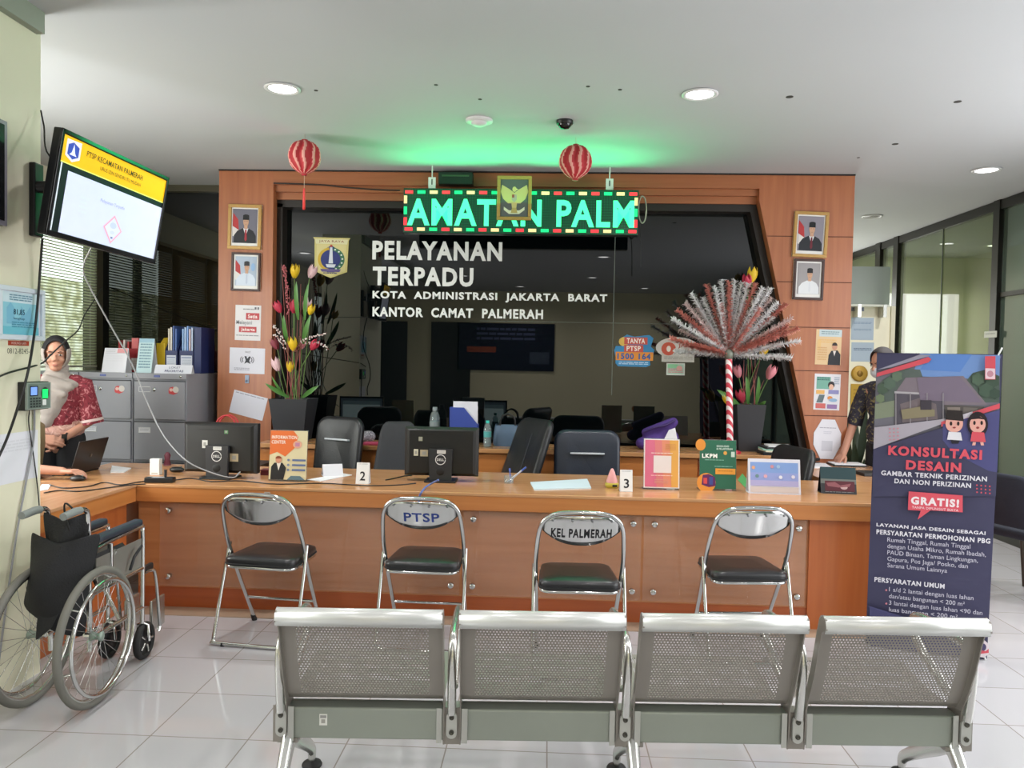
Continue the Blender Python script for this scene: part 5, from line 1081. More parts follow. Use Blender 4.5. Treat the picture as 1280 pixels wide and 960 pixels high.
p = PZ(199, 603, CT); t = thing('power_adapter', 'black power adapter brick lying on the counter corner', 'power adapter', (p.x, p.y, CT), R(8)); obj('brick', G().box((-.08, -.03, 0), (.09, .03, .032)), BLKP, t, bevel=.006); obj('label_panel', G().box((-.04, -.02, .032), (.03, .01, .0325)), ink('#b0b0b4'), t); obj('plug', G().tube([(.03, .02, .03), (.03, .02, .075)], .009, 8), BLKP, t)
def desk_cable(label, pts, r=.0035, m=BC): return cable(label, [PZ(x, y, CT+.004) for x, y in pts], r, m, 6)
desk_cable('black cable curving from the laptop to the power adapter, the upper one', [(62, 606), (80, 610), (110, 608), (130, 603), (150, 606), (170, 603), (190, 600)])
desk_cable('black cable curving from the cream wall to the power adapter, the lower one', [(55, 616), (75, 613), (100, 614), (140, 609), (165, 606), (182, 605)])
desk_cable('black cable trailing along the counter between the two computers', [(218, 600), (240, 598), (265, 602), (300, 601), (345, 605), (400, 604), (440, 606), (470, 607), (500, 606), (520, 604)])
desk_cable('short black cable left of the middle computer', [(482, 600), (492, 598), (505, 595), (515, 594)])
cable('blue network cable curling from the middle computer over the counter edge', [PZ(548, 600, CT+.07), PZ(540, 604, CT+.03), PZ(532, 609, CT+.01), PZ(527, 615, CT+.006), P(524, 622, 4.48), P(523, 632, 4.475)], .006, mat('blue_cable', '#5c6ea8', .45))
p = P(327, 607, 4.49); 
o = sheet_obj('sticker', .035, .02, .0006, [('r', .1, .2, .4, .8, '#9a9a98'), ('r', .5, .3, .9, .7, '#8a7a70')], '#c0b4aa', None, (P(334, 617, 4.494).x, 4.494, P(334, 617, 4.494).z)); tag(o, 'small pale sticker on the counter edge above the first folding chair', 'sticker')
# open laptop on the side counter
a, b = PZ(91, 592, CT), PX(122, 591, -2.95); lx = -3.0
t = thing('laptop', 'open black laptop on the side counter before the seated person', 'laptop', (lx, 4.86, CT))
obj('base', G().box((-.23, -.16, 0), (0, .16, .016)), BLKP, t, bevel=.003)
obj('lid', G().box((-.004, -.16, 0), (.004, .16, .215)), mat('laptop_lid', '#2b2728', .4, .2), t, (0.002, 0, .014), (0, R(17), 0), bevel=.003)
obj('screen', G().box((-.006, -.15, .012), (-.0045, .15, .205)), ink('#5a6a80', .4), t, (0.002, 0, .014), (0, R(17), 0))
obj('keyboard', G().box((-.2, -.14, .016), (-.1, .14, .0175)), mat('key_black', '#0e0e10', .5), t)
obj('round_logo', G().lathe([(.012, 0), (.012, .0006), (.0001, .0006)], 16), mat('logo_brown', '#5a4a40', .3, .4), t, (.0415, 0, .115), (0, R(107-0), 0))
flat_sheet('paper_sheets', 'white papers lying behind the open laptop', 'paper', [(138, 591), (140, 583), (164, 586), (155, 591)][::-1], CT, .006, PAPER)
flat_sheet('paper_sheets', 'white paper at the cream wall edge of the side counter', 'paper', [(48, 614), (52, 606), (64, 606), (60, 612)][::-1], CT, .003, PAPER)
p = PZ(97, 601, CT); t = thing('computer_mouse', 'black mouse under the seated person hand on the side counter', 'mouse', (p.x, p.y, CT)); obj('shell', G().ell((0, 0, .015), (.048, .032, .02)), BLKP, t); obj('wheel', G().lathe([(.006, -.003), (.006, .003)], 10, 0, Matrix.Translation((.03, 0, .032)) @ Matrix.Rotation(R(90), 4, 'X')), RUB, t)

# ================================================================ office chairs behind the counter
def rslab(w_, h_, d, r_, curve=0., taper=1.):
    """upholstered slab, rounded outline, gently dished; lies in x-z facing -y"""
    n = 7; out = []
    for i, (sx, sz) in enumerate(((-1, -1), (1, -1), (1, 1), (-1, 1))):
        for a in range(n): an = R([180, 270, 0, 90][i]+a*90/(n-1)); out.append((sx*(w_/2-r_)+r_*math.cos(an), sz*(h_/2-r_)+r_*math.sin(an)))
    g = G(); rows = []
    for k, y in ((.0, -d/2), (.5, -d/2), (.88, -d/2), (.97, -d*.36), (1, -d*.1), (1, d*.1), (.97, d*.36), (.88, d/2), (.5, d/2), (0, d/2)):
        rows.append([(x*k*(1+(taper-1)*(z*k/h_+.5)), y+curve*((x*k/(w_/2))**2), z*k+h_/2) for x, z in out+[out[0]]])
    return g.sheet(rows)
def office_chair(loc, rz, label, bw, bh, zt, m, tilt=0, slot=False, arms=True, taper=1., seam=False):
    t = thing('office_chair', label, 'office chair', loc, rz, 'office chairs behind the counter'); sh = .47
    obj('seat', rslab(.5, .48, .09, .1), m, t, (0, -.24, sh), (R(-90), 0, 0)).location = (0, -.26, sh)
    b_ = obj('backrest', rslab(bw, bh, .07, .09, -.03, taper), m, t, (0, .2, zt-bh), (R(-8-tilt), 0, 0))
    if slot:
        obj('handle_slot', G().box((-bw*.26, -.075, bh*.62), (bw*.26, -.03, bh*.65)), mat('slot_light', '#b4b8be', .4), b_, bevel=.004)
    if seam: obj('seam', G().tube([(0, -.037, .03), (0, -.037, bh-.04)], .003, 6), mat('seam_grey', '#3a3d44', .5), b_)
    obj('back_bar', G().tube(spline([(0, .0, sh-.04), (0, .18, sh-.02), (0, .25, sh+.12), (0, .25, zt-bh+.15)], 4), .02, 8, flat=1.6), BLKM, t)
    obj('column', G().tube([(0, 0, .1), (0, 0, sh-.04)], .028, 12), BLKM, t)
    if arms:
        for s in (-1, 1): obj('armrest', G().tube(spline([(s*.24, .1, sh-.02), (s*.29, .1, sh+.08), (s*.29, .06, sh+.19), (s*.29, -.16, sh+.19), (s*.28, -.2, sh+.1), (s*.24, -.16, sh-.02)], 4), .016, 8), BLKP, t)
    for k in range(5):
        a = k*1.2566; c, s = math.cos(a), math.sin(a); lg = obj('base_leg', G().tube([(0, 0, .1), (.3*c, .3*s, .075)], [.026, .018], 8), BLKP, t)
        obj('castor', G().ell((.3*c, .3*s, .032), (.03, .03, .032), 0, None, 10, 8), BLKP, lg)
    return t
DKG = mat('dark_grey_fabric', '#2e2f33', .7, 0, .1, 30, .2)
def ych(px, Y): return (P(px, 560, Y).x, Y, 0)
office_chair(ych(402, 5.74), R(-22), 'black leather office chair with a handle slot behind the orange poster stand', .43, .5, 1.08, LEATH, 0, True, False)
office_chair(ych(505, 5.68), R(20), 'dark grey rounded office chair half hidden by the middle computer', .46, .52, 1.06, DKG, 4, False, False, .55)
office_chair(ych(618, 5.72), R(-58), 'black high-back office chair turned sideways right of the middle computer', .5, .6, 1.13, mat('black_leather', '#1c1e20', .4, 0, .1, 20, .12), 12, False, False, .9, True)
office_chair(ych(737, 5.62), R(2), 'dark blue leather office chair with a handle slot facing the counter', .5, .5, 1.03, mat('dark_blue_leather', '#232a37', .36, 0, .1, 20, .1), 0, True)
office_chair((P(1002, 580, 5.62).x-.28, 5.66, 0), R(-75), 'black office chair turned sideways behind the pale blue calendar', .5, .5, .96, mat('black_leather', '#1c1e20', .4, 0, .1, 20, .12), 4, False, False)

# ================================================================ things on the back ledge
def led_pt(px, Y): p = P(px, 560, Y); return (p.x, Y, LZ)
t = thing('magazine_file', 'blue magazine file of white papers behind the middle computer', 'file holder', led_pt(579, 6.3), R(0))
BLUE = mat('royal_blue_card', '#34489a', .5); sx = .12
g = G()
for s in (0, .09): g.prism([(-sx, 0), (sx, 0), (sx, .17), (-.0, .31), (-sx, .31)], .004, 0, Matrix.Translation((0, s+.004, 0)) @ Matrix.Rotation(R(90), 4, 'X'))
g.box((-sx, 0, 0), (-sx+.004, .09, .31)).box((sx-.004, 0, 0), (sx, .09, .17)).box((-sx, 0, 0), (sx, .09, .004)); obj('holder', g, BLUE, t)
for k, (col, h_, lb) in enumerate((('#d8d8e2', .34, 'white sheaf standing tallest in the blue magazine file'), ('#e0e0e4', .33, 'white sheaf in the middle of the blue magazine file'), ('#d4bca8', .3, 'peach sheaf at the rear of the blue magazine file'))):
    q = led_pt(579, 6.3); o = obj('paper_sheaf', G().box((-.09+.015*k, .012+.024*k, .005), (.112, .028+.024*k, h_-.03*k+.02)), ink(col), None, q); tag(o, lb, 'paper', 'sheaves in the blue magazine file')
def bottle(px, Y, label, h_, wrap, cap):
    t = thing('water_bottle', label, 'bottle', led_pt(px, Y)); s = h_/.22
    obj('body', G().lathe([(.0001, 0), (.03*s, 0), (.032*s, .01*s), (.032*s, .06*s), (.029*s, .065*s), (.032*s, .07*s), (.032*s, .15*s), (.024*s, .18*s), (.013*s, .195*s), (.013*s, .2*s)], 18), clear('bottle_plastic', '#dce8ea', .8), t)
    obj('water', G().lathe([(.0001, .002), (.028*s, .004), (.029*s, .14*s), (.0001, .141*s)], 16), clear('bottle_water', '#c8d8dc', .75, 1.33), t)
    obj('wrap_label', G().lathe([(.0325*s, .085*s), (.0325*s, .13*s)], 18), ink(wrap), t); obj('screw_cap', G().lathe([(.015*s, .198*s), (.015*s, .22*s), (.0001, .221*s)], 14), ink(cap), t)
bottle(609, 6.2, 'small clear water bottle with a teal cap on the back ledge', .215, '#5aa8a8', '#3cb8ac')
bottle(543, 6.45, 'clear bottle with a grey cap behind the middle computer', .3, '#8a9498', '#8a9498')
DEN = mat('dusty_blue_leather', '#4a5f78', .5, 0, .15, 12)
def handbag(loc, rz, label, m, w_, h_, d, hm):
    t = thing('handbag', label, 'handbag', loc, rz)
    rows = []
    for f, kx, ky in ((0, .9, 1), (.1, 1, 1), (.6, .95, .85), (.9, .88, .55), (1, .85, .35)):
        rows.append([(w_/2*kx*math.copysign(abs(math.cos(a))**.5, math.cos(a)), d/2*ky*math.copysign(abs(math.sin(a))**.5, math.sin(a)), h_*f+.008*math.sin(3*a)*f) for a in [2*math.pi*i/24 for i in range(25)]])
    g = G().sheet(rows); g.add(rows[0][:24], [list(range(24))[::-1]]); g.add(rows[-1][:24], [list(range(24))]); obj('body', g, m, t)
    for y in (-.3, .3): obj('handle', G().tube(spline([(-w_*.26, d*y*.5, h_*.85), (-w_*.22, d*y*.6, h_*1.35), (0, d*y*.6, h_*1.55), (w_*.22, d*y*.6, h_*1.35), (w_*.26, d*y*.5, h_*.85)], 5), .007, 8), hm, t)
    obj('zip', G().tube([(-w_*.4, 0, h_+.002), (w_*.4, 0, h_+.002)], .004, 6), BLKM, t)
    return t
handbag(led_pt(634, 6.34), R(5), 'dusty blue handbag with dark handles on the back ledge', DEN, .24, .17, .14, BLKP)
t = handbag(led_pt(275, 6.28)[:2]+(0,), 0, 'dark bag with red handles behind the first computer', mat('dark_bag', '#22202a', .6), .3, .3, .15, mat('red_strap', '#b02c34', .5))
t.location = (P(284, 560, 5.55).x, 5.55, CT-.02+.0); t.scale = (1, 1, .78)
st_ = thing('side_stool', 'low black cupboard carrying the dark bag behind the first computer', 'cupboard', (t.location.x, 5.6, 0)); obj('carcass', G().box((-.25, -.17, .02), (.25, .2, CT-.04)), BLKP, st_, bevel=.004); obj('door', G().box((-.24, -.185, .05), (.24, -.17, CT-.07)), BLKP, st_, bevel=.003); obj('top_panel', G().box((-.26, -.19, CT-.04), (.26, .21, CT-.02)), BLKP, st_, bevel=.003)
# soft grey patterned pouch and pink cloth
t = thing('pouch', 'grey patterned soft pouch on the ledge behind the handle-slot chair', 'pouch', led_pt(453, 6.28)); fuse('body', G().ell((0, 0, .05), (.1, .06, .05)).ell((.05, 0, .055), (.06, .05, .05)).ell((-.06, 0, .04), (.05, .05, .035)), batik_mat('grey_pattern', '#8a8590', '#c8c4cc', '#4c4a54', 30), t, .012, 3); obj('zip', G().tube([(-.07, -.01, .092), (0, -.005, .104), (.08, 0, .1)], .004, 6), BLKM, t)
o = obj('folded_cloth', G().box((-.075, -.045, 0), (.075, .05, .022)), mat('bright_pink_cloth', '#c04a6c', .8), None, led_pt(466, 6.17), (0, 0, R(6)), bevel=.008, seg=3); tag(o, 'small bright pink folded cloth beside the grey pouch', 'cloth')
# purple shopping bag
PUR = mat('purple_cloth', '#4a2f7c', .7, 0, .15, 14)
t = thing('shopping_bag', 'crumpled purple cloth bag with a white panel on the back ledge', 'bag', led_pt(822, 6.3), R(-4))
g = G().ell((-.12, 0, .05), (.06, .06, .05)).ell((0, 0, .07), (.13, .07, .07)).ell((.08, 0, .1), (.09, .06, .08)).cap((-.1, 0, .14), (.12, 0, .23), .035, .04).cap((.02, 0, .1), (.12, 0, .22), .05, .035)
fuse('body', g, PUR, t, .012, 3); obj('strap', G().tube(spline([(-.12, -.05, .15), (-.02, -.06, .19), (.06, -.05, .21), (.13, -.03, .25)], 4), .01, 8, flat=2), mat('purple_strap', '#38235f', .6), t); obj('white_panel', G().prism([(.0, .0), (.17, .0), (.13, .19), (.08, .17)], .004, 0, Matrix.Translation((0, -.07, .0)) @ Matrix.Rotation(R(90), 4, 'X')), PAPER, t)
# document pile at the right end of the ledge
zt = LZ
for i, (x0, x1, d, th_, col, rz, lb) in enumerate(((950, 1004, .2, .025, '#1c1e22', 0, 'black document tray lowest in the pile at the right end of the ledge'), (952, 1001, .19, .012, '#cfc8b0', 3, 'cream file above the black tray in the ledge pile'), (951, 997, .19, .012, '#9cc8b8', -3, 'pale green file in the ledge pile'), (953, 994, .18, .014, '#2c2e30', 4, 'dark file near the top of the ledge pile'), (958, 988, .17, .012, '#d6d6d6', -4, 'white file on top of the ledge pile'))):
    a, b = P(x0, 560, 6.19).x, P(x1, 560, 6.19).x
    o = obj('document_file', G().box((-(b-a)/2, -d/2, 0), ((b-a)/2, d/2, th_-.001)), ink(col), None, ((a+b)/2, 6.19, zt), (0, 0, R(rz)), bevel=.002); tag(o, lb, 'file', 'pile of files at the right end of the ledge'); zt += th_
# return desk clutter
DZ = CT-.005
flat_sheet('paper_sheets', 'white papers spread on the return desk beside the black office chair', 'paper', [(1014, 585), (1016, 579), (1032, 580), (1040, 585)][::-1], DZ, .006, PAPER)
q = PZ(1046, 577, DZ); t = thing('document_tray', 'flat black tray of white paper on the return desk', 'tray', (min(2.42, q.x), 6.27, DZ)); obj('tray', G().box((-.13, -.09, 0), (.13, .09, .012)), BLKP, t, bevel=.003); 
o = obj('paper_sheets', G().box((-.12, -.08, 0), (.12, .08, .006)), PAPER, None, (min(2.42, q.x), 6.27, DZ+.0125)); tag(o, 'white paper lying in the flat black tray', 'paper')
t = thing('stapler', 'black stapler on the return desk below the eight-sided notice', 'stapler', (2.17, 6.33, DZ), R(25)); obj('base', G().box((-.07, -.018, 0), (.07, .018, .01)), BLKM, t, bevel=.003); obj('arm', G().box((-.065, -.016, .0), (.07, .016, .022)), BLKM, t, (0, 0, .014), (0, R(-9), 0), bevel=.005)
o = obj('notebook', G().box((-.13, -.09, 0), (.13, .09, .022)), [mat('black_cover', '#1d1c1e', .5)], None, (2.43, 5.75, DZ), (0, 0, R(5)), bevel=.003); tag(o, 'closed notebook on the return desk near the right person hand', 'notebook')
g = G().box((-.128, -.088, .004), (.131, .091, .018)); obj('page_block', g, PAPER, o)
o = flat_sheet('leaflet', 'green leaflet lying behind the pale blue calendar', 'leaflet', [(922, 600), (928, 592), (936, 602), (932, 610)][::-1], CT, .002, ink('#4f9c5c'))

# ================================================================ tall standing banner
TL, TR, BR_, BL = (EYEV+(Vector(v)-EYEV)*.983 for v in ((1.8, 4.325, 1.625), (2.374, 4.151, 1.625), (2.424, 4.227, -.027), (1.85, 4.401, -.027)))
cb = (TL+TR+BR_+BL)/4; ex = ((TR-TL)+(BR_-BL)).normalized(); ez = ((TL-BL)+(TR-BR_)).normalized(); ey = ez.cross(ex).normalized(); ez = ex.cross(ey)
bw, bh = (TR-TL).length, (TL-BL).length; bm = Matrix(((ex.x, ey.x, ez.x, cb.x), (ex.y, ey.y, ez.y, cb.y), (ex.z, ey.z, ez.z, cb.z), (0, 0, 0, 1)))
def buv(px, py):
    d = ray(px, py); k = (cb-EYEV).dot(ey)/d.dot(ey); q = EYEV+d*k-cb; return (q.dot(ex)/bw+.5, .5-q.dot(ez)/bh)
bn = thing('standing_banner', 'tall dark blue standing banner headed KONSULTASI DESAIN at right', 'banner'); bn.matrix_world = bm
A_ = Art(bw, bh, -.001); A_.mi('#3f3e58'); A_.g.box((-bw/2, -.001, -bh/2), (bw/2, .0, bh/2), 0)
def BP(pts, c): A_.poly([tuple(min(.999, max(.001, v)) for v in buv(*p)) for p in pts], c)
def BT(s, x0, y0, x1, y1, c, b=0.):
    u0, v0 = buv(x0, y0); u1, _ = buv(x1, y0); _, v1 = buv(x0, y1); A_.text(s, u0, v0, u1, v1, c, b)
NV = '#3f3e58'
BP([(1093, 442), (1250, 444), (1249, 512), (1091, 561)], '#6c6a74')                  # house picture
BP([(1150, 442), (1250, 444), (1249, 475), (1140, 470)], '#6d8cc0'); BP([(1163, 442), (1215, 443), (1200, 465), (1150, 462)], '#5a80c0')
BP([(1097, 480), (1125, 460), (1150, 462), (1160, 490), (1100, 510)], '#56605c'); BP([(1206, 478), (1216, 466), (1232, 462), (1249, 470), (1249, 503), (1225, 503)], '#4c5a52'); BP([(1092, 505), (1120, 500), (1120, 520), (1092, 524)], '#7c8470')
BP([(1132, 472), (1204, 470), (1234, 506), (1180, 506), (1118, 492)], '#7a6f78'); BP([(1118, 490), (1180, 494), (1180, 530), (1118, 532)], '#55505a'); BP([(1118, 489), (1180, 492), (1180, 494.5), (1118, 491.5)], '#a8a4a8')
BP([(1125, 505), (1150, 497), (1170, 505), (1172, 524), (1128, 528)], '#6f6468'); BP([(1180, 506), (1230, 508), (1225, 520), (1182, 520)], '#55504e')
BP([(1146, 472), (1200, 471), (1228, 503), (1150, 500)], '#75697a'); BP([(1184, 509), (1200, 509), (1200, 516), (1184, 517)], '#8a7f78'); BP([(1204, 509), (1222, 510), (1220, 515), (1204, 516)], '#6a6460')
for x, y, r_, c in ((1103, 486, 6, '#4a5a4c'), (1112, 479, 7, '#55665a'), (1121, 470, 6, '#60705f'), (1100, 498, 5, '#6c7a60'), (1240, 476, 8, '#3f5044'), (1222, 474, 7, '#4f6252'), (1232, 488, 8, '#45574a'), (1243, 492, 6, '#3a4a40')): BP([(x+r_*(1+.25*(k % 2))*math.cos(k*.52), y+r_*(1+.25*(k % 2))*math.sin(k*.52)) for k in range(12)], c)
for x in (1119, 1137, 1158, 1178): BP([(x, 491), (x+1.2, 491), (x+1.2, 531), (x, 531)], '#8c878c')
BP([(1126, 512), (1150, 508), (1168, 512), (1168, 520), (1128, 524)], '#837a62'); BP([(1150, 500), (1164, 500), (1164, 512), (1150, 512)], '#3f3a42')
BP([(1092, 534), (1175, 524), (1200, 518), (1176, 530), (1091, 561)], '#a49ea8')
BP([(1093, 442), (1150, 442), (1096, 464)], NV); BP([(1096, 466), (1160, 446), (1164, 449), (1160, 453), (1095, 471)], '#c8505c'); BP([(1096, 462), (1150, 443), (1164, 444), (1114, 459)], '#8f8c9c')
BP([(1091, 561), (1249, 512), (1249, 620), (1090, 620)], NV); BP([(1176, 527), (1249, 504), (1249, 510), (1176, 533)], '#c8505c'); BP([(1195, 520), (1215, 514), (1215, 520), (1195, 526)], '#bdb6c0')
BP([(1178+0, 530), (1249, 512), (1248, 590), (1235, 588), (1215, 578), (1190, 565), (1178, 550)], '#4a4a78')
for i in range(4):
    for k in range(3): x, y = 1111+k*5, 535+i*4.5-k*.3; BP([(x, y), (x+2, y), (x+2, y+1.6), (x, y+1.6)], '#c8808c')
# picture of a boy in a cap and a girl in red (plain generic figures)
def be(cx, cy, rx, ry, c, a0=0, a1=360): BP([(cx+rx*math.cos(R(a)), cy+ry*math.sin(R(a))) for a in range(a0, a1, 15)], c)
be(1192, 529, 11, 11, '#d8a094'); BP([(1181, 524), (1183, 512), (1202, 513), (1204, 526)], '#2a2424'); be(1188, 529, 1.6, 2.6, '#2a2020'); be(1197, 529, 1.6, 2.6, '#2a2020'); be(1192, 534, 2, 1, '#8a3a3a'); BP([(1185, 539), (1200, 540), (1202, 550), (1183, 549)], '#d6d4da'); BP([(1187, 549), (1199, 550), (1197, 554), (1189, 554)], '#2a2830')
be(1221, 530, 13, 16, '#241c22'); be(1221, 530, 10, 10.5, '#d8a094'); BP([(1211, 524), (1220, 518), (1231, 524), (1222, 523)], '#241c22'); be(1217, 528, 1.6, 2.6, '#2a2020'); be(1226, 528, 1.6, 2.6, '#2a2020'); be(1221, 534, 2, 1.4, '#8a3a3a'); BP([(1214, 539), (1229, 540), (1231, 552), (1212, 551)], '#c8505c'); BP([(1215, 552), (1219, 552), (1218, 556), (1214, 556)], '#d8a094'); BP([(1224, 552), (1228, 552), (1229, 556), (1225, 556)], '#d8a094')
BP([(1230, 445), (1243, 445), (1243, 474), (1230, 474)], '#c8505c'); BP([(1230.5, 460), (1242.5, 460.5), (1242.5, 473.5), (1230.5, 473)], '#d8c0c8'); be(1236.5, 467, 4, 4, '#b88490')
BT('KONSULTASI', 1110, 556, 1227, 568, '#cf5260', .045); BT('DESAIN', 1132, 574, 1201, 586, '#cf5260', .045)
BT('GAMBAR TEKNIK PERIZINAN', 1101, 587, 1233, 593, '#d4d2da', .03); BT('DAN NON PERIZINAN', 1117.5, 597, 1213, 603, '#d4d2da', .03)
for i in range(3):
    for k in range(4): x, y = 1219+k*5.3, 604.5+i*4.3+k*.5; BP([(x, y), (x+1.8, y), (x+1.8, y+1.8), (x, y+1.8)], '#c8505c')
BP([(1135, 613), (1202, 618), (1202, 639), (1162, 636.5), (1146, 648), (1150, 637), (1134, 636)], '#cf5260'); BT('GRATIS!', 1138, 619, 1198, 629, '#e6dadd', .05); BT('TANPA DIPUNGUT BIAYA', 1139, 631, 1197, 634, '#e6c0c6', .02)
BT('LAYANAN JASA DESAIN SEBAGAI', 1095, 652, 1231, 657.5, '#d8d6de', .03); BT('PERSYARATAN PERMOHONAN PBG', 1095, 660, 1237, 666, '#d8d6de', .03)
for i, (s, x1) in enumerate((('Rumah Tinggal, Rumah Tinggal', 1212), ('dengan Usaha Mikro, Rumah Ibadah,', 1231.5), ('PAUD Binaan, Taman Lingkungan,', 1221.5), ('Gapura, Pos Jaga/ Posko, dan', 1209), ('Sarana Umum Lainnya', 1183))):
    BT(s, 1108.5, 670+7.9*i, x1, 677+7.9*i, '#b9b7c6', .004)
BT('PERSYARATAN UMUM', 1092.5, 719, 1180, 725, '#d8d6de', .03)
for i, (s, x1) in enumerate((('1 s/d 2 lantai dengan luas lahan', 1216), ('dan/atau bangunan < 200 m²', 1205), ('3 lantai dengan luas lahan <90 dan', 1227), ('luas bangunan < 200 m²', 1196))):
    BT(s, 1110.5, 731.5+8.3*i, x1, 738.5+8.3*i, '#b9b7c6', .004)
    if i % 2 == 0: be(1107, 735.5+8.3*i, 1.2, 1.2, '#c8808c')
BP([(1086, 755), (1140, 772), (1200, 800), (1200, 818), (1086, 806)], '#45456a')
BP([(1219, 797), (1226, 795), (1234, 802), (1236, 815), (1228, 819), (1216, 817)], '#d8ccd2'); be(1226, 806, 5, 5, '#4a4468'); BP([(1217, 812), (1223, 809), (1230, 811), (1234, 808), (1234, 813), (1218, 815)], '#c8505c')
obj('printed_panel', A_.g, A_.mats, bn)
g = G().tube([(-bw/2+.01, .004, bh/2-.01), (bw/2-.01, .02, -bh/2+.02)], .006, 6).tube([(bw/2-.01, .004, bh/2-.01), (-bw/2+.01, .02, -bh/2+.02)], .006, 6).lathe([(.03, -.015), (.03, .015)], 12, 0, Matrix.Translation((0, .018, 0)) @ Matrix.Rotation(R(90), 4, 'X'))
obj('cross_pole', g, mat('grey_pole', '#6d6e72', .4, .3), bn); obj('rear_strut', G().tube([(0, .02, 0), (0, .1, -bh/2+.03)], .007, 6), mat('grey_pole', '#6d6e72', .4, .3), bn)
g = G()
for sx in (-1, 1):
    for sz in (-1, 1): g.box((sx*(bw/2-.012)-.012, -.006, sz*(bh/2-.014)-.014), (sx*(bw/2-.012)+.012, .01, sz*(bh/2-.014)+.014))
obj('corner_hook', G().tube([(bw/2-.02, .0, bh/2-.005), (bw/2-.005, -.004, bh/2+.035)], .004, 6), mat('white_metal', '#d6d6d6', .4), bn)
obj('foot_tip', G().tube([(bw/2-.025, -.006, -bh/2+.045), (bw/2-.008, -.012, -bh/2+.002)], .005, 6), mat('white_metal', '#d6d6d6', .4), bn)

# ================================================================ corridor side
WBX = 7.6
a, b = P(1061, 382, WBX), P(1109, 590, WBX)
t = thing('notice_board', 'cream standing board with grey notices beyond the timber pillar', 'notice board', (0, 0, 0)); obj('board', bx((a.x-.25, WBX, 0), (b.x, WBX+.04, a.z)), mat('lit_cream_board', '#ece8d0', .6), t); obj('edge_post', bx((b.x-.02, WBX-.02, 0), (b.x+.02, WBX+.06, a.z)), WALLC, t)
g0, g1 = P(1062, 333, WBX-.1), P(1111, 381, WBX-.1); t = thing('glass_screen', 'frosted green glass screen above the cream notice board', 'glass screen', (0, 0, 0)); obj('pane', bx((g0.x-.2, WBX-.11, g1.z), (g1.x, WBX-.1, g0.z)), clear('frosted_green', '#9aa59a', .55, 1.5, .2), t); obj('edge', bx((g0.x-.2, WBX-.115, g1.z-.02), (g1.x, WBX-.095, g1.z)), mat('pale_edge', '#c4c8bc', .4), t)
for s in (g0.x+.1, g1.x-.04): obj('clamp', bx((s-.015, WBX-.12, g1.z-.12), (s+.015, WBX-.002, g1.z-.0)), ALU, t)
on_wall('notice', 'blue-grey notice higher on the cream board', 'notice', 1064, 397, 1092, 425, WBX, [('l', .1, .2, .9, .3, 2, '#7f93ac'), ('l', .1, .5, .9, .6, 2, '#8699b0')], '#a9b9c8', .002)
on_wall('notice', 'blue-grey notice lower on the cream board', 'notice', 1064, 428, 1092, 452, WBX, [('l', .1, .3, .9, .45, 2, '#5c6c84')], '#a9b9c8', .002)
on_wall('notice', 'small dark strip label at the top of the cream board', 'label', 1064, 384, 1080, 389, WBX, [('l', .1, .3, .9, .8, 1, '#4a4c58')], '#8a90a0', .002)
o = on_wall('plaque', 'yellow rectangular plaque below the round gold emblem', 'plaque', 1063, 480, 1083.5, 521, WBX-.0, [('l', .15, .15, .85, .7, 5, '#a07c20')], '#b8942c', .01)
p = P(1074, 467, WBX); t = thing('round_emblem', 'round gold emblem above the yellow plaque', 'emblem', (p.x, WBX-.001, p.z)); RX90 = Matrix.Rotation(R(90), 4, 'X'); obj('disc', G().lathe([(.078, 0), (.078, .012), (.062, .018), (.0001, .018)], 24, 0, RX90), mat('gold_emblem', '#b08a34', .4, .3), t); obj('inner_mark', G().lathe([(.03, .018), (.025, .024), (.0001, .025)], 16, 0, RX90), mat('gold_emblem_dark', '#8a6824', .4, .3), t)
# dark leafy plant by the pillar
t = thing('potted_plant', 'dark leafy plant in a pot by the timber pillar, partly hidden', 'plant', (P(1072, 560, 7.2).x, 7.2, 0)); obj('pot', G().lathe([(.12, 0), (.16, .3), (.15, .3), (.0001, .28)], 20), mat('dark_pot', '#3a3430', .6), t)
for i in range(16):
    a = i*2.4; rr_ = .1+.02*(i % 4); z = .55+.045*i; o = obj('leaf', blade((0, 0, .28+.02*i), (rr_*1.3*math.cos(a), rr_*1.3*math.sin(a), z), .035, .05, (math.cos(a), math.sin(a), 0)), mat('dark_leaf', '#2c3a26', .5, 0, .2), t)
# chair at the far right
def side_chair(loc, rz, label):
    t = thing('side_chair', label, 'chair', loc, rz); ck = mat('brown_metal', '#4a4038', .4, .5)
    obj('seat', rslab(.44, .42, .06, .07), mat('dark_navy_fabric', '#1e2230', .8, 0, .1, 30, .2), t, (0, -.21, .45), (R(-90), 0, 0)).location = (0, -.21, .45)
    obj('backrest', rslab(.4, .36, .05, .1, -.03), mat('dark_navy_fabric', '#1e2230', .8, 0, .1, 30, .2), t, (0, .22, .5), (R(-10), 0, 0))
    for s in (-1, 1):
        obj('front_leg', G().tube([(s*.2, -.16, .43), (s*.22, -.24, .0)], .012, 8), ck, t); obj('rear_leg', G().tube(spline([(s*.19, .24, .62), (s*.2, .2, .42), (s*.22, .28, .0)], 4), .012, 8), ck, t)
    return t
c1 = side_chair((3.3, 5.32, 0), R(112), 'dark chair with brown metal legs half hidden by the tall banner')
on_side2 = PX(1240, 418, RX)
o = sheet_obj('sign', .2, .06, .004, [('l', .1, .3, .9, .7, 1, '#9aa09a')], '#c4c8c0', None, (RX-.012, PX(1240, 418, RX).y, PX(1240, 418, RX).z), (0, 0, R(-90))); tag(o, 'small white strip sign on the glass wall at far right', 'sign')

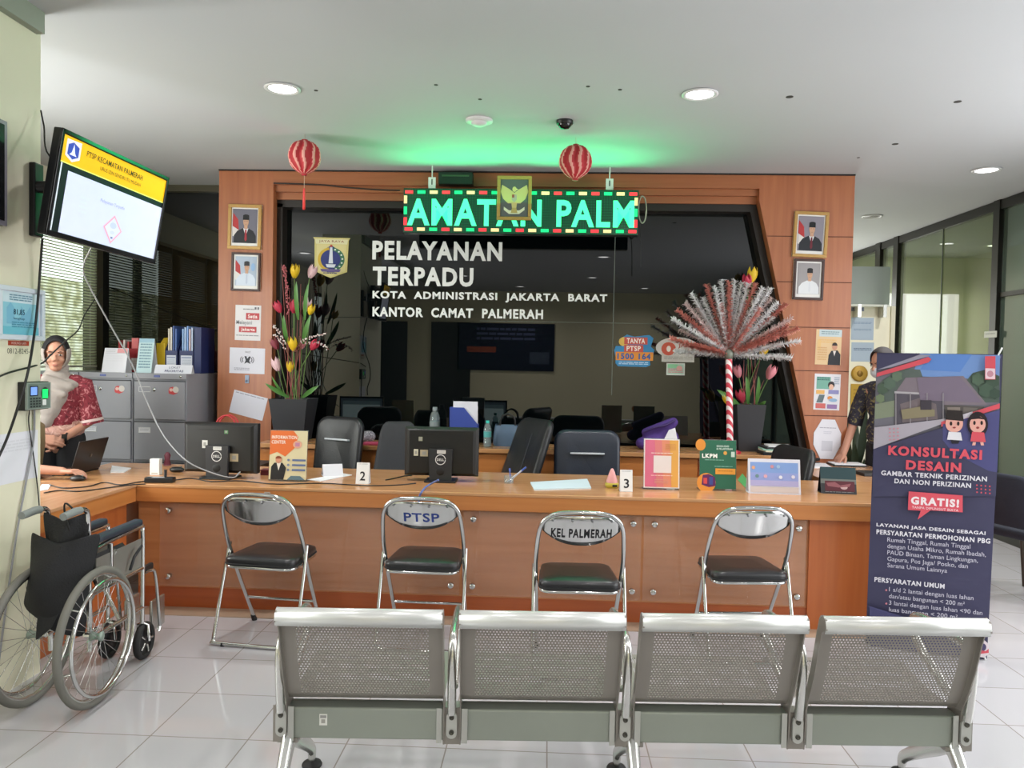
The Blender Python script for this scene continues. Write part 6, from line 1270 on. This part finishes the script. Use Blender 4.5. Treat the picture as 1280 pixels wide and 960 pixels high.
# ================================================================ people
SKIN = mat('warm_skin', '#b98670', .55, 0, .05, 12)
def head_geo(g, T):
    E_ = lambda c, r: g.ell(c, r, 0, T, 18, 12)
    E_((0, .012, .03), (.074, .094, .088)); E_((0, -.014, -.03), (.06, .076, .088)); E_((0, -.04, -.088), (.038, .042, .03)); E_((0, .03, -.06), (.055, .055, .06))
    g.tube([T @ Vector((0, -.086, .0)), T @ Vector((0, -.1, -.026)), T @ Vector((0, -.098, -.036))], [.007, .012, .01], 8)
    for s in (-1, 1):
        E_((s*.033, -.062, -.035), (.024, .024, .02)); E_((s*.073, .015, -.012), (.009, .02, .03)); E_((s*.012, -.092, -.035), (.009, .009, .008)); E_((s*.03, -.072, .022), (.026, .014, .009))
    E_((0, -.086, -.066), (.02, .01, .006)); E_((0, -.084, -.075), (.018, .011, .007))
def face_parts(t, T, parent):
    g, gi, gl, gb = G(), G(), G(), G()
    for s in (-1, 1):
        g = G(); g.ell((s*.031, -.078, .001), (.0135, .009, .0065), 0, T, 12, 8); g.ell((s*.031, -.0845, .001), (.0058, .004, .0058), 1, T, 10, 6)
        obj('eye', g, [mat('eye_white', '#a89c94', .4), mat('dark_iris', '#241812', .2)], parent)
        obj('eyebrow', G().tube([T @ Vector((s*.014, -.089, .019)), T @ Vector((s*.032, -.088, .025)), T @ Vector((s*.05, -.074, .02))], [.003, .0034, .002], 6), mat('brow_dark', '#2a1c18', .8), parent)
    gl.ell((0, -.0905, -.0665), (.02, .0065, .0032), 0, T, 12, 6).ell((0, -.0895, -.073), (.017, .007, .0036), 0, T, 12, 6); obj('lips', gl, mat('lip_rose', '#9a5a52', .5), parent)
def hand_geo(g, wrist, d, nrm, side, curl=25, s=1.):
    """palm, four unequal bent fingers and a thumb; d = finger direction, nrm = back of the hand, side = +1 when the thumb lies at nrm x d"""
    d = Vector(d).normalized(); n_ = Vector(nrm); n_ = (n_-d*n_.dot(d)).normalized(); x = n_.cross(d)*side; w_ = Vector(wrist)
    pt_ = lambda a, b, c: w_+x*a*s+d*b*s+n_*c*s
    for i, (xk, ln, r_) in enumerate(((.027, .066, .0088), (.009, .075, .009), (-.009, .069, .0086), (-.026, .054, .0078))):
        kb = pt_(xk, .085-.006*abs(i-1), .002); g.cap(pt_(xk*.55, .005, 0), kb, .0135*s, .0115*s)
        p, a = kb, R(curl*.5+4*i)
        for f, k in ((.44, 1.), (.32, .95), (.24, .85)):
            q = p+(d*math.cos(a)-n_*math.sin(a))*ln*f*s; g.cap(p, q, r_*s*k, r_*s*k*.93); p = q; a += R(curl)
    g.ell(pt_(0, .045, -.003), (.03*s, .03*s, .014*s), 0, None, 12, 8, Matrix((x, d, n_)).transposed().to_3x3())
    p = pt_(.022, .02, -.004)
    for q, r_ in ((pt_(.045, .045, -.01), .012), (pt_(.055, .072, -.016), .0098), (pt_(.054, .092, -.022), .0088)): g.cap(p, q, .0125*s if r_ == .012 else r_*1.06*s, r_*s); p = q
def person(label, loc, rz, head, hyaw, hpitch, neck, chest, pelvis, arms, legs, sc=1.):
    t = thing('person', label, 'person', loc, rz)
    g = G(); head = Vector(head); T = Matrix.Translation(head) @ Matrix.Rotation(R(hyaw), 4, 'Z') @ Matrix.Rotation(R(hpitch), 4, 'X')
    head_geo(g, T); neck, chest, pelvis = Vector(neck), Vector(chest), Vector(pelvis)
    g.cap(neck, T @ Vector((0, .02, -.07)), .052, .05); g.cap(chest+Vector((0, 0, .1)), neck, .07, .05)
    g.ell(chest, (.15, .1, .17)); g.ell(chest.lerp(pelvis, .5), (.13, .095, .16)); g.ell(pelvis, (.15, .11, .12))
    for sh, el, wr, d, n_, side, curl in arms:
        sh, el, wr = Vector(sh), Vector(el), Vector(wr); g.cap(chest+Vector((sh.x*.5, 0, .11)), sh, .06, .05); g.cap(sh, el, .046, .036); g.cap(el, wr, .036, .025); hand_geo(g, wr, d, n_, side, curl)
    for hp, kn, an, toe in legs:
        g.cap(hp, kn, .08, .055); g.cap(kn, an, .052, .035); g.cap(an, toe, .035, .03)
    b = fuse('body', g, SKIN, t, .0045, 2)
    face_parts(t, T, b); return t, b, T
BAT = batik_mat('red_batik', '#7c2230', '#b87478', '#5c1822', 22); NAVT = mat('black_trousers', '#15151a', .8, 0, .1, 20)
GREI = mat('greige_scarf', '#a39a94', .85, 0, .06, 14, .1); SHOE = mat('black_shoe', '#121214', .4)
# standing woman
wp = P(73, 440, 5.32)
hz = P(76, 443, 5.3).z
t, b, T = person('woman in a pale headscarf and red batik top standing by the filing cabinets', (wp.x, 5.3, 0), R(24), (0, -.02, hz-.0), 6, 4, (0, .01, 1.37), (0, .01, 1.2), (0, .02, .93),
    [((.165, .015, 1.31), (.205, .03, 1.05), (.05, -.165, .93), (-.9, -.15, -.15), (.1, -.9, .4), 1, 22), ((-.165, .015, 1.31), (-.235, .03, 1.045), (-.06, -.185, .95), (.9, -.1, -.2), (-.1, -.9, .4), -1, 22)],
    [((s*.085, .02, .9), (s*.09, .0, .5), (s*.09, .03, .09), (s*.1, -.12, .035)) for s in (-1, 1)])
g = G().ell((0, .01, 1.22), (.175, .12, .17)).ell((0, .0, 1.08), (.16, .12, .16)).cap((-.12, .01, 1.32), (.12, .01, 1.32), .065, .065); top_ = fuse('batik_top', g, BAT, t, .008, 3)
for s in (-1, 1):
    g = G(); A_, B_ = Vector((s*.16, .015, 1.325)), Vector((s*.215, .02, 1.03)); sl_ = obj('sleeve', G().tube([A_+Vector((-s*.03, 0, .02)), A_, A_.lerp(B_, .4), A_.lerp(B_, .8), B_], [.03, .066, .07, .08, .086], 18), BAT, t)
    obj('cuff_band', G().tube([A_.lerp(B_, .88), A_.lerp(B_, .94)], [.0845, .0865], 18), mat('pale_band', '#cdb8b4', .8), sl_)
g = G().ell((0, .01, .985), (.178, .135, .1)).ell((0, .01, 1.05), (.165, .125, .1)); fuse('top_hem', g, batik_mat('pink_batik', '#b58c80', '#c9a498', '#96685f', 18), t, .008, 3)
g = G()
for s in (-1, 1): g.cap((s*.085, .02, .92), (s*.09, .0, .5), .1, .075); g.cap((s*.09, .0, .5), (s*.09, .03, .1), .074, .06)
g.ell((0, .02, .93), (.16, .125, .1)); fuse('trousers', g, NAVT, t, .009, 3)
for s in (-1, 1): fuse('shoe', G().ell((s*.098, -.05, .035), (.045, .12, .035)).ell((s*.095, .03, .05), (.042, .05, .05)), SHOE, t, .008, 2)
def hood(T, m, parent, name, th0, th1, a, b_, scale=1., phi=(0, 360)):
    rows = []
    for i in range(13):
        row = []
        for j in range(33):
            ph = R(phi[0]+(phi[1]-phi[0])*j/32); e0 = math.hypot(a*math.cos(ph), b_*math.sin(ph)); th = R(e0+(178-e0)*(th0+(th1-th0)*i/12))
            row.append(T @ Vector((.088*scale*math.sin(th)*math.cos(ph), .0-.108*scale*math.cos(th)+.006, .014+.121*scale*math.sin(th)*math.sin(ph))))
        rows.append(row)
    return obj(name, G().sheet(rows), m, parent, solid=.006)
hood(T, mat('black_under_scarf', '#17161a', .8), t, 'under_scarf', 0, 1, 47, 47, .98, (10, 170))
sf = hood(T, GREI, t, 'headscarf', .0, 1, 50, 62, 1.04, (-195, 15))
g = G().ell((0, .015, 1.355), (.098, .095, .075)).ell((0, .005, 1.315), (.17, .115, .055)).ell((-.02, -.06, 1.24), (.115, .085, .12)).ell((-.035, -.085, 1.15), (.085, .065, .11)).ell((-.045, -.1, 1.08), (.055, .045, .07)).cap((-.05, -.1, 1.36), (.09, -.07, 1.3), .03, .035).cap((-.06, -.12, 1.3), (.06, -.12, 1.25), .025, .025)
g.ell((0, .03, 1.43), (.075, .075, .06)); fuse('scarf_drape', g, GREI, sf, .008, 4)
obj('wristwatch', G().tube(arc((.085, -.14, .942), .034, 0, 345, 23, 'yz'), .008, 6, closed=True).box((.06, -.185, .945), (.09, -.165, .975)), BLKP, t)
# seated person at the side counter, mostly behind the cream wall
mo = PZ(97, 600, CT); sy = 4.93
t, b, T = person('person seated at the side counter behind the cream wall, hand on a mouse', (mo.x-.535, mo.y+.205, 0), R(90), (0, -.06, 1.25), 0, 8, (0, -.01, 1.1), (0, 0, .93), (0, .04, .56),
    [((-.17, 0, 1.04), (-.25, -.2, .83), (-.205, -.44, .812), (.03, -1, -.02), (0, -.05, 1), 1, 24), ((.17, 0, 1.04), (.2, .02, .78), (.13, -.2, .64), (-.1, -1, -.1), (0, -.1, 1), -1, 16)],
    [((s*.09, .0, .53), (s*.1, -.42, .52), (s*.1, -.42, .1), (s*.1, -.56, .035)) for s in (-1, 1)])
KH = mat('khaki_uniform', '#8a7656', .8, 0, .05)
fuse('shirt', G().ell((0, .01, .95), (.18, .125, .18)).ell((0, .02, .74), (.165, .13, .18)).cap((-.12, .01, 1.05), (.12, .01, 1.05), .065, .065), KH, t, .008, 3)
for s in (-1, 1): obj('sleeve', G().tube([(s*.14, .0, 1.06), (s*.175, 0, 1.04), (s*.2, -.08 if s < 0 else .01, .93), (s*.25, -.19, .84) if s < 0 else (.2, .02, .83), (s*.24, -.24, .825) if s < 0 else (.2, .02, .79)], [.05, .062, .058, .054, .05], 16), KH, t)
g = G()
for s in (-1, 1): g.cap((s*.09, .0, .54), (s*.1, -.42, .53), .095, .075); g.cap((s*.1, -.42, .53), (s*.1, -.42, .12), .07, .06)
fuse('trousers', g.ell((0, .03, .56), (.17, .14, .1)), KH, t, .009, 3)
for s in (-1, 1): fuse('shoe', G().ell((s*.1, -.49, .04), (.045, .12, .04)), SHOE, t, .008, 2)
hood(T, mat('black_hair', '#14110f', .7), t, 'hair', 0, 1, 62, 50, 1.0, (-10, 190))
t2 = thing('task_chair', 'dark task chair under the seated person behind the cream wall', 'office chair', (mo.x-.63, mo.y+.2, 0), R(90))
obj('seat', rslab(.46, .46, .07, .09), DKG, t2, (0, -.2, .43), (R(-90), 0, 0)).location = (0, -.2, .4); obj('column', G().tube([(0, 0, .06), (0, 0, .38)], .03, 12), BLKM, t2); obj('base', G().lathe([(.25, 0), (.25, .03), (.05, .07), (.03, .1)], 20), BLKP, t2); obj('backrest', rslab(.42, .45, .06, .1, -.03), DKG, t2, (0, .25, .55), (R(-6), 0, 0)); obj('back_bar', G().tube([(0, .05, .38), (0, .27, .42), (0, .28, .7)], .018, 8), BLKM, t2)
# person standing beyond the tall banner
pp = P(1106, 455, 6.3)
t, b, T = person('person in dark patterned shirt leaning on the return desk behind the tall banner', (pp.x+.02, 6.28, 0), R(-62), (0, -.07, P(1105, 455, 6.28).z-.0), -5, 12, (0, -.02, 1.42), (0, 0, 1.24), (0, .03, .93),
    [((-.19, -.02, 1.36), (-.25, -.08, 1.08), (-.2, -.24, .84), (.05, -.75, -.6), (0, -.5, .8), 1, 20), ((.19, -.01, 1.36), (.25, .02, 1.08), (.24, -.1, .84), (0, -.3, -1), (1, 0, 0), -1, 25)],
    [((s*.09, .03, .9), (s*.1, .0, .5), (s*.1, .03, .09), (s*.1, -.12, .035)) for s in (-1, 1)])
PT = batik_mat('dark_patterned_cloth', '#2c2a38', '#7a7048', '#1c1b24', 16)
fuse('shirt', G().ell((0, .01, 1.26), (.19, .13, .18)).ell((0, .01, 1.04), (.175, .135, .2)).cap((-.13, .0, 1.37), (.13, .0, 1.37), .068, .068), PT, t, .008, 3)
for s in (-1, 1): obj('sleeve', G().tube([(s*.15, -.0, 1.38), (s*.19, -.015, 1.36), (s*.225, -.05, 1.22), (s*.25, -.07, 1.07)], [.05, .064, .062, .062], 16), PT, t)
g = G()
for s in (-1, 1): g.cap((s*.09, .03, .9), (s*.1, .0, .5), .098, .075); g.cap((s*.1, .0, .5), (s*.1, .03, .12), .074, .06)
fuse('trousers', g.ell((0, .03, .92), (.165, .135, .1)), NAVT, t, .009, 3)
for s in (-1, 1): fuse('shoe', G().ell((s*.1, -.05, .035), (.045, .12, .035)).ell((s*.1, .03, .05), (.042, .05, .05)), SHOE, t, .008, 2)
hood(T, mat('grey_hair', '#4a4648', .7), t, 'hair', 0, 1, 66, 52, 1.0, (-12, 192))
obj('mask', G().ell((0, -.06, -.055), (.056, .05, .048), 0, T), mat('pale_mask', '#b9bcc4', .8), t)
